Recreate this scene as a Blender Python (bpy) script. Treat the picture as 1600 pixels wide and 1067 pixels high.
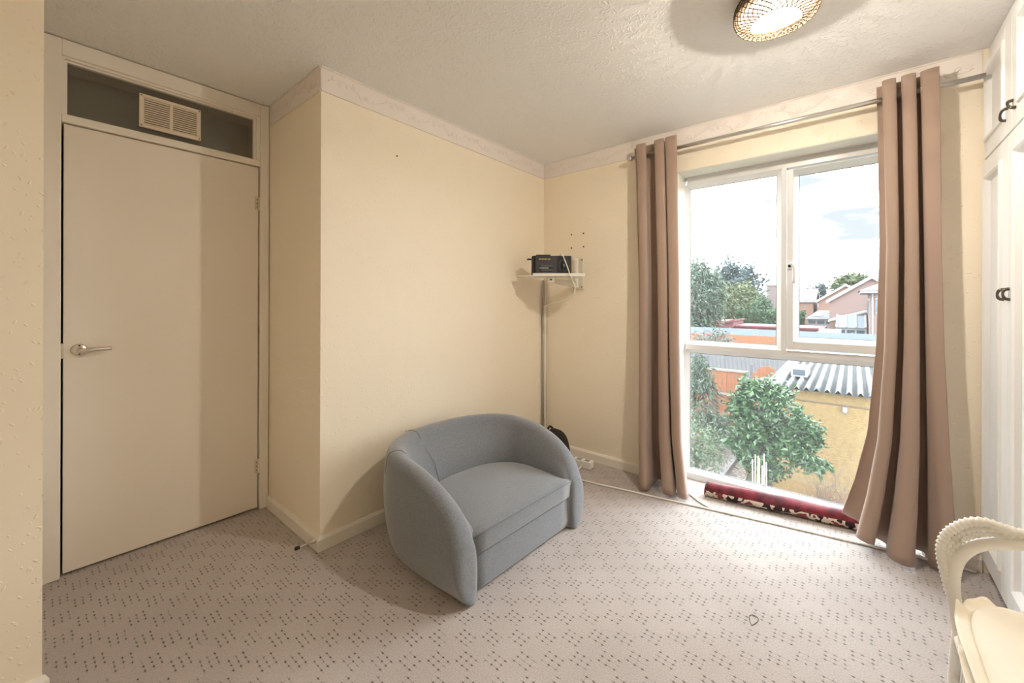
import bpy, math, random
from mathutils import Vector, Matrix
R = math.radians
PI = math.pi
for o in list(bpy.data.objects):
    bpy.data.objects.remove(o)
scene = bpy.context.scene
col = scene.collection

# ------------------------------------------------------------------ camera
# room axes: x = 0 is the window wall (room is x < 0), y = 0 the wall behind the sofa (room is y < 0), z up
FPX, YAW, ROLL, SY = 634.9, 0.8711, 0.003, -62.4
CAM = Vector((-2.7622, -1.9792, 1.2091))
cd = bpy.data.cameras.new('camera')
cam = bpy.data.objects.new('camera', cd)
col.objects.link(cam)
fw = Vector((math.sin(YAW), math.cos(YAW), 0))
r0 = Vector((math.cos(YAW), -math.sin(YAW), 0))
u0 = Vector((0, 0, 1))
rt = r0 * math.cos(ROLL) + u0 * math.sin(ROLL)
up = -r0 * math.sin(ROLL) + u0 * math.cos(ROLL)
M = Matrix((rt, up, -fw)).transposed().to_4x4()
M.translation = CAM
cam.matrix_world = M
cd.sensor_fit = 'HORIZONTAL'
cd.sensor_width = 36
cd.lens = 36 * FPX / 1600
cd.shift_y = SY / 1600
cd.clip_start = 0.02
cd.clip_end = 600
scene.camera = cam

def at(px, py, depth):
    """world point seen at photo pixel (px, py), depth metres away along the viewing axis"""
    return CAM + (fw + rt * (px - 800) / FPX - up * (py - 533.5 - SY) / FPX) * depth

# ------------------------------------------------------------------ sky, exposure
SKY = 3.45
w = bpy.data.worlds.new('overcast_sky')
scene.world = w
w.use_nodes = True
nt = w.node_tree
nt.nodes.clear()
wo = nt.nodes.new('ShaderNodeOutputWorld')
bg = nt.nodes.new('ShaderNodeBackground')
tc = nt.nodes.new('ShaderNodeTexCoord')
mp = nt.nodes.new('ShaderNodeMapping')
mp.inputs['Scale'].default_value = (1.0, 1.0, 3.6)
nz = nt.nodes.new('ShaderNodeTexNoise')
nz.inputs['Scale'].default_value = 2.6
nz.inputs['Detail'].default_value = 5
nz.inputs['Roughness'].default_value = 0.5
cr = nt.nodes.new('ShaderNodeValToRGB')
cr.color_ramp.elements[0].position = 0.37
cr.color_ramp.elements[0].color = (0.064, 0.071, 0.076, 1)
cr.color_ramp.elements[1].position = 0.45
cr.color_ramp.elements[1].color = (0.89, 0.945, 1.0, 1)
nt.links.new(tc.outputs['Generated'], mp.inputs['Vector'])
nt.links.new(mp.outputs[0], nz.inputs['Vector'])
nt.links.new(nz.outputs['Fac'], cr.inputs[0])
nt.links.new(cr.outputs[0], bg.inputs['Color'])
bg.inputs['Strength'].default_value = SKY
nt.links.new(bg.outputs[0], wo.inputs['Surface'])

vs = scene.view_settings
vs.view_transform = 'Standard'
vs.look = 'None'
vs.exposure = 2.0
vs.gamma = 1
vs.use_curve_mapping = False
scene.cycles.diffuse_bounces = 8
scene.cycles.max_bounces = 14
scene.cycles.transparent_max_bounces = 16
scene.cycles.use_denoising = True
LAMP_POWER = 70

# ------------------------------------------------------------------ materials
MATS = {}
def mat(name, color, rough=0.6, metal=0.0, var=0.0, vscale=6.0, color2=None, bump=0.0, bscale=40.0, bdist=0.002,
        sheen=0.0, detail=4, stretch=None, spec=None):
    if name in MATS:
        return MATS[name]
    m = bpy.data.materials.new(name)
    m.use_nodes = True
    n = m.node_tree.nodes
    l = m.node_tree.links
    b = n['Principled BSDF']
    b.inputs['Base Color'].default_value = (*color, 1)
    b.inputs['Roughness'].default_value = rough
    b.inputs['Metallic'].default_value = metal
    if spec is not None:
        b.inputs['Specular IOR Level'].default_value = spec
    if sheen:
        b.inputs['Sheen Weight'].default_value = sheen
        b.inputs['Sheen Roughness'].default_value = 0.5
    t = n.new('ShaderNodeTexCoord')
    src = t.outputs['Object']
    if stretch:
        mpn = n.new('ShaderNodeMapping')
        mpn.inputs['Scale'].default_value = stretch
        l.new(src, mpn.inputs['Vector'])
        src = mpn.outputs[0]
    if var or color2:
        c2 = color2 or tuple(max(0, c * (1 - var)) for c in color)
        z = n.new('ShaderNodeTexNoise')
        z.inputs['Scale'].default_value = vscale
        z.inputs['Detail'].default_value = detail
        l.new(src, z.inputs['Vector'])
        rp = n.new('ShaderNodeValToRGB')
        rp.color_ramp.elements[0].position = 0.35
        rp.color_ramp.elements[0].color = (*c2, 1)
        rp.color_ramp.elements[1].position = 0.65
        rp.color_ramp.elements[1].color = (*color, 1)
        l.new(z.outputs['Fac'], rp.inputs[0])
        l.new(rp.outputs[0], b.inputs['Base Color'])
    if bump:
        z = n.new('ShaderNodeTexNoise')
        z.inputs['Scale'].default_value = bscale
        z.inputs['Detail'].default_value = 4
        l.new(src, z.inputs['Vector'])
        bp = n.new('ShaderNodeBump')
        bp.inputs['Strength'].default_value = bump
        bp.inputs['Distance'].default_value = bdist
        l.new(z.outputs['Fac'], bp.inputs['Height'])
        l.new(bp.outputs[0], b.inputs['Normal'])
    MATS[name] = m
    return m

def wallpaper():
    """cream paper embossed with scattered short strokes"""
    m = mat('cream_wallpaper', (0.89, 0.80, 0.65), 0.62)
    n = m.node_tree.nodes
    l = m.node_tree.links
    b = n['Principled BSDF']
    t = n.new('ShaderNodeTexCoord')
    prev = None
    for k, rot in enumerate([(0.5, 0.4, 0.2), (-0.7, -0.6, 0.3), (1.2, 1.2, -0.6)]):
        mpn = n.new('ShaderNodeMapping')
        mpn.inputs['Rotation'].default_value = rot
        mpn.inputs['Location'].default_value = (k * 3.1, k * 1.7, k * 0.9)
        mpn.vector_type = 'TEXTURE'
        mpn.inputs['Scale'].default_value = (1 / 44, 1 / 44, 1 / 7)
        l.new(t.outputs['Object'], mpn.inputs['Vector'])
        v = n.new('ShaderNodeTexVoronoi')
        v.inputs['Scale'].default_value = 1.0
        l.new(mpn.outputs[0], v.inputs['Vector'])
        r = n.new('ShaderNodeMapRange')
        r.interpolation_type = 'SMOOTHSTEP'
        r.inputs['From Min'].default_value = 0.17
        r.inputs['From Max'].default_value = 0.07
        l.new(v.outputs['Distance'], r.inputs['Value'])
        if prev is None:
            prev = r.outputs[0]
        else:
            a = n.new('ShaderNodeMath')
            a.operation = 'MAXIMUM'
            l.new(prev, a.inputs[0])
            l.new(r.outputs[0], a.inputs[1])
            prev = a.outputs[0]
    bp = n.new('ShaderNodeBump')
    bp.inputs['Strength'].default_value = 0.6
    bp.inputs['Distance'].default_value = 0.002
    l.new(prev, bp.inputs['Height'])
    l.new(bp.outputs[0], b.inputs['Normal'])
    return m

def carpet():
    """beige loop carpet with groups of three by three dark pinholes set in a chequer"""
    m = mat('beige_pinhole_carpet', (0.46, 0.385, 0.345), 0.95, sheen=0.15)
    n = m.node_tree.nodes
    l = m.node_tree.links
    b = n['Principled BSDF']
    t = n.new('ShaderNodeTexCoord')
    # slight wander of the rows
    wz = n.new('ShaderNodeTexNoise')
    wz.inputs['Scale'].default_value = 9
    l.new(t.outputs['Object'], wz.inputs['Vector'])
    ws = n.new('ShaderNodeVectorMath')
    ws.operation = 'MULTIPLY_ADD'
    ws.inputs[1].default_value = (0.012, 0.012, 0)
    l.new(wz.outputs['Color'], ws.inputs[0])
    l.new(t.outputs['Object'], ws.inputs[2])
    sp = n.new('ShaderNodeSeparateXYZ')
    l.new(ws.outputs[0], sp.inputs[0])
    def mth(op, a, bb=None, c=None):
        k = n.new('ShaderNodeMath')
        k.operation = op
        for i, val in enumerate((a, bb, c)):
            if val is None:
                continue
            if isinstance(val, (int, float)):
                k.inputs[i].default_value = val
            else:
                l.new(val, k.inputs[i])
        return k.outputs[0]
    def sstep(val, lo, hi):
        k = n.new('ShaderNodeMapRange')
        k.interpolation_type = 'SMOOTHSTEP'
        l.new(val, k.inputs['Value'])
        k.inputs['From Min'].default_value = lo
        k.inputs['From Max'].default_value = hi
        return k.outputs[0]
    X, Y = sp.outputs[0], sp.outputs[1]
    cx = mth('MULTIPLY', mth('ADD', X, 2.7065), 1 / 0.0207)      # column number
    dx = mth('MULTIPLY', mth('ABSOLUTE', mth('SUBTRACT', mth('FRACT', cx), 0.5)), 0.0207)
    grp = mth('FLOOR', mth('MULTIPLY', mth('FLOOR', cx), 1 / 3.0))
    vy = mth('FRACT', mth('ADD', mth('MULTIPLY', Y, 1 / 0.1455), mth('MULTIPLY', grp, 0.5)))
    p = mth('MULTIPLY', vy, 0.1455)
    inn = mth('LESS_THAN', p, 0.0768)
    q = mth('MULTIPLY', mth('ABSOLUTE', mth('SUBTRACT', mth('FRACT', mth('MULTIPLY', p, 1 / 0.0256)), 0.5)), 0.0256)
    d = mth('SQRT', mth('ADD', mth('POWER', dx, 2), mth('POWER', mth('MULTIPLY', q, 0.55), 2)))
    dot = mth('MULTIPLY', sstep(d, 0.0036, 0.0017), inn)
    line = mth('MULTIPLY', mth('MULTIPLY', sstep(dx, 0.0022, 0.0010), inn), 0.22)
    # ribs along x linking the rows, faint
    rib = mth('MULTIPLY', mth('MULTIPLY', sstep(q, 0.0020, 0.0008), inn), 0.16)
    rz = n.new('ShaderNodeTexNoise')
    rz.inputs['Scale'].default_value = 55
    l.new(t.outputs['Object'], rz.inputs['Vector'])
    keep = sstep(rz.outputs['Fac'], 0.30, 0.52)
    mask = mth('MULTIPLY', mth('MAXIMUM', mth('MAXIMUM', dot, line), rib), keep)
    # worn and soiled patches
    bz = n.new('ShaderNodeTexNoise')
    bz.inputs['Scale'].default_value = 2.2
    bz.inputs['Detail'].default_value = 5
    l.new(t.outputs['Object'], bz.inputs['Vector'])
    fz = n.new('ShaderNodeTexNoise')
    fz.inputs['Scale'].default_value = 170
    fz.inputs['Detail'].default_value = 3
    l.new(t.outputs['Object'], fz.inputs['Vector'])
    r1 = n.new('ShaderNodeValToRGB')
    r1.color_ramp.elements[0].position = 0.3
    r1.color_ramp.elements[0].color = (0.45, 0.40, 0.375, 1)
    r1.color_ramp.elements[1].position = 0.7
    r1.color_ramp.elements[1].color = (0.54, 0.49, 0.465, 1)
    l.new(bz.outputs['Fac'], r1.inputs[0])
    mx = n.new('ShaderNodeMix')
    mx.data_type = 'RGBA'
    mx.blend_type = 'MULTIPLY'
    mx.inputs[0].default_value = 0.35
    r2 = n.new('ShaderNodeValToRGB')
    r2.color_ramp.elements[0].position = 0.3
    r2.color_ramp.elements[0].color = (0.5, 0.5, 0.5, 1)
    r2.color_ramp.elements[1].position = 0.62
    l.new(fz.outputs['Fac'], r2.inputs[0])
    l.new(r1.outputs[0], mx.inputs[6])
    l.new(r2.outputs[0], mx.inputs[7])
    m2 = n.new('ShaderNodeMix')
    m2.data_type = 'RGBA'
    l.new(mth('MULTIPLY', mask, 0.88), m2.inputs[0])
    l.new(mx.outputs[2], m2.inputs[6])
    m2.inputs[7].default_value = (0.075, 0.045, 0.03, 1)
    l.new(m2.outputs[2], b.inputs['Base Color'])
    hh = mth('SUBTRACT', mth('MULTIPLY', fz.outputs['Fac'], 0.6), mask)
    bp = n.new('ShaderNodeBump')
    bp.inputs['Strength'].default_value = 0.55
    bp.inputs['Distance'].default_value = 0.004
    l.new(hh, bp.inputs['Height'])
    l.new(bp.outputs[0], b.inputs['Normal'])
    return m

def artex():
    m = mat('stippled_ceiling', (0.87, 0.865, 0.855), 0.85)
    n = m.node_tree.nodes
    l = m.node_tree.links
    t = n.new('ShaderNodeTexCoord')
    v = n.new('ShaderNodeTexNoise')
    v.inputs['Scale'].default_value = 38
    v.inputs['Detail'].default_value = 3
    v.inputs['Distortion'].default_value = 1.4
    l.new(t.outputs['Object'], v.inputs['Vector'])
    r = n.new('ShaderNodeMapRange')
    r.interpolation_type = 'SMOOTHSTEP'
    r.inputs['From Min'].default_value = 0.50
    r.inputs['From Max'].default_value = 0.66
    l.new(v.outputs['Fac'], r.inputs['Value'])
    bp = n.new('ShaderNodeBump')
    bp.inputs['Strength'].default_value = 0.5
    bp.inputs['Distance'].default_value = 0.004
    l.new(r.outputs[0], bp.inputs['Height'])
    l.new(bp.outputs[0], n['Principled BSDF'].inputs['Normal'])
    return m

def pane_glass(name, tint=(1, 1, 1), gloss=0.05, rough=0.02, veil=0.0):
    m = bpy.data.materials.new(name)
    m.use_nodes = True
    n = m.node_tree.nodes
    l = m.node_tree.links
    n.clear()
    o = n.new('ShaderNodeOutputMaterial')
    a = n.new('ShaderNodeBsdfTransparent')
    a.inputs['Color'].default_value = (*tint, 1)
    g = n.new('ShaderNodeBsdfGlossy')
    g.inputs['Roughness'].default_value = rough
    x = n.new('ShaderNodeMixShader')
    x.inputs[0].default_value = gloss
    if veil:            # haze veil added to the pane, a milky wash over the view
        tl_ = n.new('ShaderNodeBsdfTranslucent')
        tl_.inputs['Color'].default_value = (0.9, 0.95, 1.0, 1)
        xd = n.new('ShaderNodeMixShader')
        xd.inputs[0].default_value = veil
        l.new(a.outputs[0], xd.inputs[1])
        l.new(tl_.outputs[0], xd.inputs[2])
        a = xd
    l.new(a.outputs[0], x.inputs[1])
    l.new(g.outputs[0], x.inputs[2])
    l.new(x.outputs[0], o.inputs['Surface'])
    MATS[name] = m
    return m

def lamp_glass():
    """cut glass shade: warm translucent glass with a diamond grid"""
    m = bpy.data.materials.new('cut_glass_shade')
    m.use_nodes = True
    n = m.node_tree.nodes
    l = m.node_tree.links
    n.clear()
    o = n.new('ShaderNodeOutputMaterial')
    tr = n.new('ShaderNodeBsdfTranslucent')
    tr.inputs['Color'].default_value = (0.022, 0.0135, 0.0070, 1)
    tp = n.new('ShaderNodeBsdfTransparent')
    tp.inputs['Color'].default_value = (1.0, 0.96, 0.90, 1)
    gl = n.new('ShaderNodeBsdfGlossy')
    gl.inputs['Roughness'].default_value = 0.15
    x1 = n.new('ShaderNodeMixShader')
    x1.inputs[0].default_value = 0.6
    x2 = n.new('ShaderNodeMixShader')
    x2.inputs[0].default_value = 0.01
    l.new(tr.outputs[0], x1.inputs[1])
    l.new(tp.outputs[0], x1.inputs[2])
    l.new(x1.outputs[0], x2.inputs[1])
    l.new(gl.outputs[0], x2.inputs[2])
    l.new(x2.outputs[0], o.inputs['Surface'])
    MATS['cut_glass'] = m
    m2 = mat('cut_lattice', (0.085, 0.055, 0.03), 0.5)
    m2.node_tree.nodes['Principled BSDF'].inputs['Transmission Weight'].default_value = 0.0
    return m

def emis(name, color, strength):
    m = bpy.data.materials.new(name)
    m.use_nodes = True
    b = m.node_tree.nodes['Principled BSDF']
    b.inputs['Base Color'].default_value = (*color, 1)
    b.inputs['Emission Color'].default_value = (*color, 1)
    b.inputs['Emission Strength'].default_value = strength
    MATS[name] = m
    return m

def brick_mat(name, c1, c2, mortar, scale=1.0):
    m = mat(name, c1, 0.9)
    n = m.node_tree.nodes
    l = m.node_tree.links
    t = n.new('ShaderNodeTexCoord')
    s = n.new('ShaderNodeSeparateXYZ')
    c = n.new('ShaderNodeCombineXYZ')
    a = n.new('ShaderNodeMath')
    a.operation = 'ADD'
    l.new(t.outputs['Object'], s.inputs[0])
    l.new(s.outputs[0], a.inputs[0])
    l.new(s.outputs[1], a.inputs[1])
    l.new(a.outputs[0], c.inputs[0])
    l.new(s.outputs[2], c.inputs[1])
    k = n.new('ShaderNodeTexBrick')
    k.inputs['Scale'].default_value = scale
    k.inputs['Color1'].default_value = (*c1, 1)
    k.inputs['Color2'].default_value = (*c2, 1)
    k.inputs['Mortar'].default_value = (*mortar, 1)
    k.inputs['Mortar Size'].default_value = 0.012
    k.inputs['Brick Width'].default_value = 0.225
    k.inputs['Row Height'].default_value = 0.075
    l.new(c.outputs[0], k.inputs['Vector'])
    l.new(k.outputs['Color'], n['Principled BSDF'].inputs['Base Color'])
    return m

wallpaper(); carpet(); artex(); lamp_glass()
pane_glass('window_glass', (0.97, 0.985, 0.98), 0.05, veil=0.007)
pane_glass('fanlight_glass', (0.75, 0.74, 0.70), 0.12, 0.12)
mat('dark_pan', (0.016, 0.010, 0.006), 0.6)  # pan darkened so it doesn't glare behind the lit glass
mat('gloss_paint', (0.85, 0.80, 0.72), 0.38)
mat('door_paint', (0.84, 0.775, 0.685), 0.45, bump=0.06, bscale=9)
mat('border_paper', (0.80, 0.74, 0.69), 0.6, bump=0.25, bscale=260, bdist=0.0006)
mat('upvc', (0.66, 0.655, 0.65), 0.3)
mat('gasket', (0.30, 0.31, 0.32), 0.6)
mat('plaster_white', (0.76, 0.74, 0.67), 0.7)
mat('wardrobe_paint', (0.77, 0.765, 0.755), 0.35)
mat('pewter', (0.13, 0.11, 0.09), 0.35, 0.9)
mat('satin_chrome', (0.72, 0.69, 0.63), 0.28, 1.0)
mat('hinge_paint', (0.70, 0.62, 0.50), 0.4)
mat('grey_fabric', (0.215, 0.228, 0.255), 0.95, sheen=0.5, var=0.22, vscale=160, bump=0.5, bscale=420, bdist=0.0015)
mat('grey_piping', (0.17, 0.18, 0.19), 0.9, sheen=0.3)
mat('curtain_cloth', (0.355, 0.25, 0.195), 0.8, sheen=0.25, bump=0.15, bscale=700, bdist=0.0006)
mat('curtain_lining', (0.62, 0.52, 0.43), 0.85)
mat('rod_metal', (0.62, 0.60, 0.58), 0.3, 0.9)
mat('vent_plastic', (0.80, 0.70, 0.56), 0.45)
mat('vent_dark', (0.22, 0.18, 0.14), 0.8)
mat('black_plastic', (0.018, 0.018, 0.02), 0.4)
mat('charcoal_plastic', (0.045, 0.045, 0.05), 0.5)
mat('grey_plastic', (0.30, 0.30, 0.31), 0.4)
mat('brass_print', (0.45, 0.33, 0.12), 0.4)
mat('bracket_paint', (0.72, 0.68, 0.58), 0.4)
mat('shelf_white', (0.82, 0.79, 0.73), 0.4)
mat('pole_grey', (0.50, 0.47, 0.43), 0.35, 0.4)
mat('white_flex', (0.85, 0.82, 0.76), 0.45)
mat('grey_flex', (0.42, 0.40, 0.38), 0.5)
mat('red_pile', (0.20, 0.018, 0.028), 0.95, sheen=0.3, color2=(0.06, 0.006, 0.012), vscale=16, bump=0.6, bscale=120, bdist=0.004)
mat('wicker_white', (0.86, 0.845, 0.81), 0.5)
mat('cushion_cream', (0.83, 0.76, 0.63), 0.75, sheen=0.15, bump=0.6, bscale=11, bdist=0.012)
mat('black_cloth', (0.02, 0.015, 0.013), 0.9)
mat('rubber', (0.03, 0.025, 0.022), 0.7)
mat('screw_dark', (0.10, 0.075, 0.05), 0.6)
mat('hall_paint', (0.42, 0.40, 0.34), 0.8)
emis('bulb_glow', (1.0, 0.80, 0.52), 9)

def rug_back():
    m = mat('rug_back', (0.62, 0.50, 0.40), 0.9)
    n = m.node_tree.nodes
    l = m.node_tree.links
    t = n.new('ShaderNodeTexCoord')
    z = n.new('ShaderNodeTexNoise')
    z.inputs['Scale'].default_value = 24
    z.inputs['Detail'].default_value = 1
    l.new(t.outputs['Object'], z.inputs['Vector'])
    r = n.new('ShaderNodeValToRGB')
    r.color_ramp.interpolation = 'CONSTANT'
    r.color_ramp.elements[0].color = (0.03, 0.012, 0.014, 1)
    r.color_ramp.elements[1].position = 0.46
    r.color_ramp.elements[1].color = (0.66, 0.54, 0.44, 1)
    e = r.color_ramp.elements.new(0.62)
    e.color = (0.22, 0.04, 0.045, 1)
    l.new(z.outputs['Fac'], r.inputs[0])
    l.new(r.outputs[0], n['Principled BSDF'].inputs['Base Color'])
rug_back()

# ------------------------------------------------------------------ mesh building
def V(*a):
    return Vector(a)

class MB:
    def __init__(self):
        self.v = []
        self.f = []
    def add(self, vs, fs):
        k = len(self.v)
        self.v += [Vector(p) for p in vs]
        self.f += [tuple(i + k for i in f) for f in fs]
        return self
    def box(self, x0, x1, y0, y1, z0, z1):
        x0, x1 = sorted((x0, x1)); y0, y1 = sorted((y0, y1)); z0, z1 = sorted((z0, z1))
        return self.add([(x0, y0, z0), (x1, y0, z0), (x1, y1, z0), (x0, y1, z0), (x0, y0, z1), (x1, y0, z1), (x1, y1, z1), (x0, y1, z1)],
                        [(0, 3, 2, 1), (4, 5, 6, 7), (0, 1, 5, 4), (1, 2, 6, 5), (2, 3, 7, 6), (3, 0, 4, 7)])
    def obox(self, c, ax, ay, az):
        """box at centre c with half-axis vectors"""
        c = Vector(c); ax = Vector(ax); ay = Vector(ay); az = Vector(az)
        P = [c + sx * ax + sy * ay + sz * az for sz in (-1, 1) for sx, sy in ((-1, -1), (1, -1), (1, 1), (-1, 1))]
        return self.add(P, [(0, 3, 2, 1), (4, 5, 6, 7), (0, 1, 5, 4), (1, 2, 6, 5), (2, 3, 7, 6), (3, 0, 4, 7)])
    def loft(self, rings, cap=True, closed=True):
        """rings of equal length, joined in order"""
        n = len(rings[0])
        k = len(self.v)
        for rr in rings:
            self.v += [Vector(p) for p in rr]
        for i in range(len(rings) - 1):
            for j in range(n if closed else n - 1):
                a = k + i * n + j
                b = k + i * n + (j + 1) % n
                self.f.append((a, b, b + n, a + n))
        if cap and closed:
            self.f.append(tuple(k + j for j in reversed(range(n))))
            self.f.append(tuple(k + (len(rings) - 1) * n + j for j in range(n)))
        return self
    def tube(self, pts, r, seg=8, cap=True, ref=None, flat=1.0):
        pts = [Vector(p) for p in pts]
        rr = r if isinstance(r, (list, tuple)) else [r] * len(pts)
        rings = []
        prev = None
        for i, p in enumerate(pts):
            t = (pts[min(i + 1, len(pts) - 1)] - pts[max(i - 1, 0)])
            t = t.normalized() if t.length > 1e-9 else Vector((0, 0, 1))
            if prev is None:
                a = Vector(ref) if ref else (Vector((0, 0, 1)) if abs(t.z) < 0.9 else Vector((1, 0, 0)))
            else:
                a = prev
            a = (a - t * a.dot(t)).normalized()
            prev = a
            b = t.cross(a)
            rings.append([p + (a * math.cos(2 * PI * j / seg) + b * math.sin(2 * PI * j / seg) * flat) * rr[i] for j in range(seg)])
        return self.loft(rings, cap)
    def lathe(self, prof, c=(0, 0, 0), seg=24, axis='z', cap=True):
        rings = []
        for r, h in prof:
            ring = []
            for j in range(seg):
                a = 2 * PI * j / seg
                p = (r * math.cos(a), r * math.sin(a), h)
                if axis == 'x':
                    p = (p[2], p[0], p[1])
                elif axis == 'y':
                    p = (p[0], p[2], p[1])
                ring.append((p[0] + c[0], p[1] + c[1], p[2] + c[2]))
            rings.append(ring)
        return self.loft(rings, cap)
    def build(self, name, material, parent=None, smooth=False, bevel=0, seg=2, sub=0, solid=0, world=True, origin=None):
        """ONE mesh object. world: points are room coordinates; origin: where a top-level mesh has its origin"""
        me = bpy.data.meshes.new(name)
        pts = self.v
        o = bpy.data.objects.new(name, me)
        if parent is not None:
            if world:
                inv = parent.get('_inv_z', 0.0)
                T = (Matrix.Translation(wloc(parent)) @ Matrix.Rotation(inv, 4, 'Z')).inverted()
                pts = [T @ p for p in pts]
            o.parent = parent
        elif origin is not None:
            og = Vector(origin)
            pts = [p - og for p in pts]
            o.location = og
        me.from_pydata([tuple(p) for p in pts], [], self.f)
        me.update()
        if smooth:
            me.polygons.foreach_set('use_smooth', [True] * len(me.polygons))
        me.materials.append(MATS[material] if isinstance(material, str) else material)
        col.objects.link(o)
        if solid:
            md = o.modifiers.new('solid', 'SOLIDIFY')
            md.thickness = solid
        if bevel:
            md = o.modifiers.new('bevel', 'BEVEL')
            md.width = bevel
            md.segments = seg
            md.limit_method = 'ANGLE'
            md.angle_limit = R(40)
        if sub:
            md = o.modifiers.new('sub', 'SUBSURF')
            md.levels = sub
            md.render_levels = sub
        return o

def wloc(o):
    p = Vector(o.location)
    while o.parent is not None:
        o = o.parent
        p += Vector(o.location)
    return p

def tag(o, label=None, cat=None, group=None, kind=None):
    if label: o['label'] = label
    if cat: o['category'] = cat
    if group: o['group'] = group
    if kind: o['kind'] = kind
    return o

def thing(name, label, cat, loc=(0, 0, 0), rz=0.0, group=None, kind=None):
    o = bpy.data.objects.new(name, None)
    col.objects.link(o)
    o.location = loc
    o.rotation_euler = (0, 0, rz)
    o.empty_display_size = 0.05
    if rz:
        o['_inv_z'] = rz
    return tag(o, label, cat, group, kind)

def share(src, name, parent, loc=None, rot=None):
    """a further piece that shares src's mesh"""
    o = src.copy()
    o.name = name
    col.objects.link(o)
    o.parent = parent
    if loc is not None: o.location = loc
    if rot is not None: o.rotation_euler = rot
    return o

def bez(pts, n=10):
    """smooth Catmull-Rom line through pts"""
    P = [Vector(p) for p in pts]
    P = [P[0] * 2 - P[1]] + P + [P[-1] * 2 - P[-2]]
    out = []
    for i in range(1, len(P) - 2):
        a, b, c, d = P[i - 1], P[i], P[i + 1], P[i + 2]
        for k in range(n):
            t = k / n
            out.append(0.5 * ((2 * b) + (c - a) * t + (2 * a - 5 * b + 4 * c - d) * t * t + (3 * b - a - 3 * c + d) * t ** 3))
    out.append(P[-2])
    return out

# ------------------------------------------------------------------ room shell
H = 2.35
XE, YD = -1.8528, 0.665          # outer corner of the door recess; plane of the door
XL, YL = -2.735, -0.092          # left edge of the recess; wall strip left of it
WY0, WY1, WZ = -1.078, -2.235, 2.07      # window opening
DEEP = 0.26
S = 'structure'
tag(MB().box(-3.7, DEEP, -3.1, 0.9, -0.25, 0).build('floor', 'beige_pinhole_carpet'), kind=S)
tag(MB().box(-3.7, DEEP, -3.1, 0.9, H, H + 0.2).build('ceiling', 'stippled_ceiling'), kind=S)
tag(MB().box(XE, DEEP, 0, 0.9, 0, H).build('wall_back', 'cream_wallpaper'), kind=S)
tag(MB().box(-3.7, XL, YL, 0.9, 0, H).build('wall_left', 'cream_wallpaper'), kind=S)
tag(MB().box(0, DEEP, WY0, 0, 0, H).box(0, DEEP, -3.1, WY1, 0, H).box(0, DEEP, WY1, WY0, WZ, H).build('wall_window', 'cream_wallpaper'), kind=S)
tag(MB().box(-3.7, -3.6, -3.1, YL, 0, H).build('wall_rear', 'cream_wallpaper'), kind=S)
tag(MB().box(-3.6, 0, -3.1, -3.0, 0, H).build('wall_right', 'cream_wallpaper'), kind=S)
tag(MB().box(XL, XE, 0.88, 0.9, 0, H).build('wall_hall', 'hall_paint'), kind=S)
# plastered reveal round the window
rv = MB().box(0.004, 0.165, WY1, WY0, WZ - 0.004, WZ).box(0.004, 0.165, WY0 - 0.004, WY0, 0, WZ - 0.004).box(0.004, 0.165, WY1, WY1 + 0.004, 0, WZ - 0.004)
tag(rv.build('trim_1', 'plaster_white'), kind=S)

# skirting boards with a sloped top edge
def skirt(name, p, q, nrm, h=0.07, t=0.015, e0=0.0, e1=0.0):
    p = Vector(p); q = Vector(q); nrm = Vector(nrm)
    d = (q - p).normalized()
    prof = [(0, 0), (t, 0), (t, h - 0.014), (t * 0.45, h), (0, h)]
    rings = [[pt + d * sg * ee * (a / t) + nrm * a + Vector((0, 0, z)) for a, z in prof] for pt, sg, ee in ((p, -1, e0), (q, 1, e1))]
    return tag(MB().loft(rings).build(name, 'gloss_paint'), kind=S)
skirt('baseboard_back', (XE, 0, 0), (0, 0, 0), (0, -1, 0), e0=0.015)
skirt('baseboard_return', (XE, 0, 0), (XE, 0.645, 0), (-1, 0, 0), e0=0.015)
skirt('baseboard_window', (0, 0, 0), (0, WY0 + 0.005, 0), (-1, 0, 0))
skirt('baseboard_right', (0, WY1 - 0.005, 0), (0, -2.42, 0), (-1, 0, 0))
skirt('baseboard_left', (XL, YL, 0), (-3.6, YL, 0), (0, -1, 0), e0=0.015)

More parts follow.
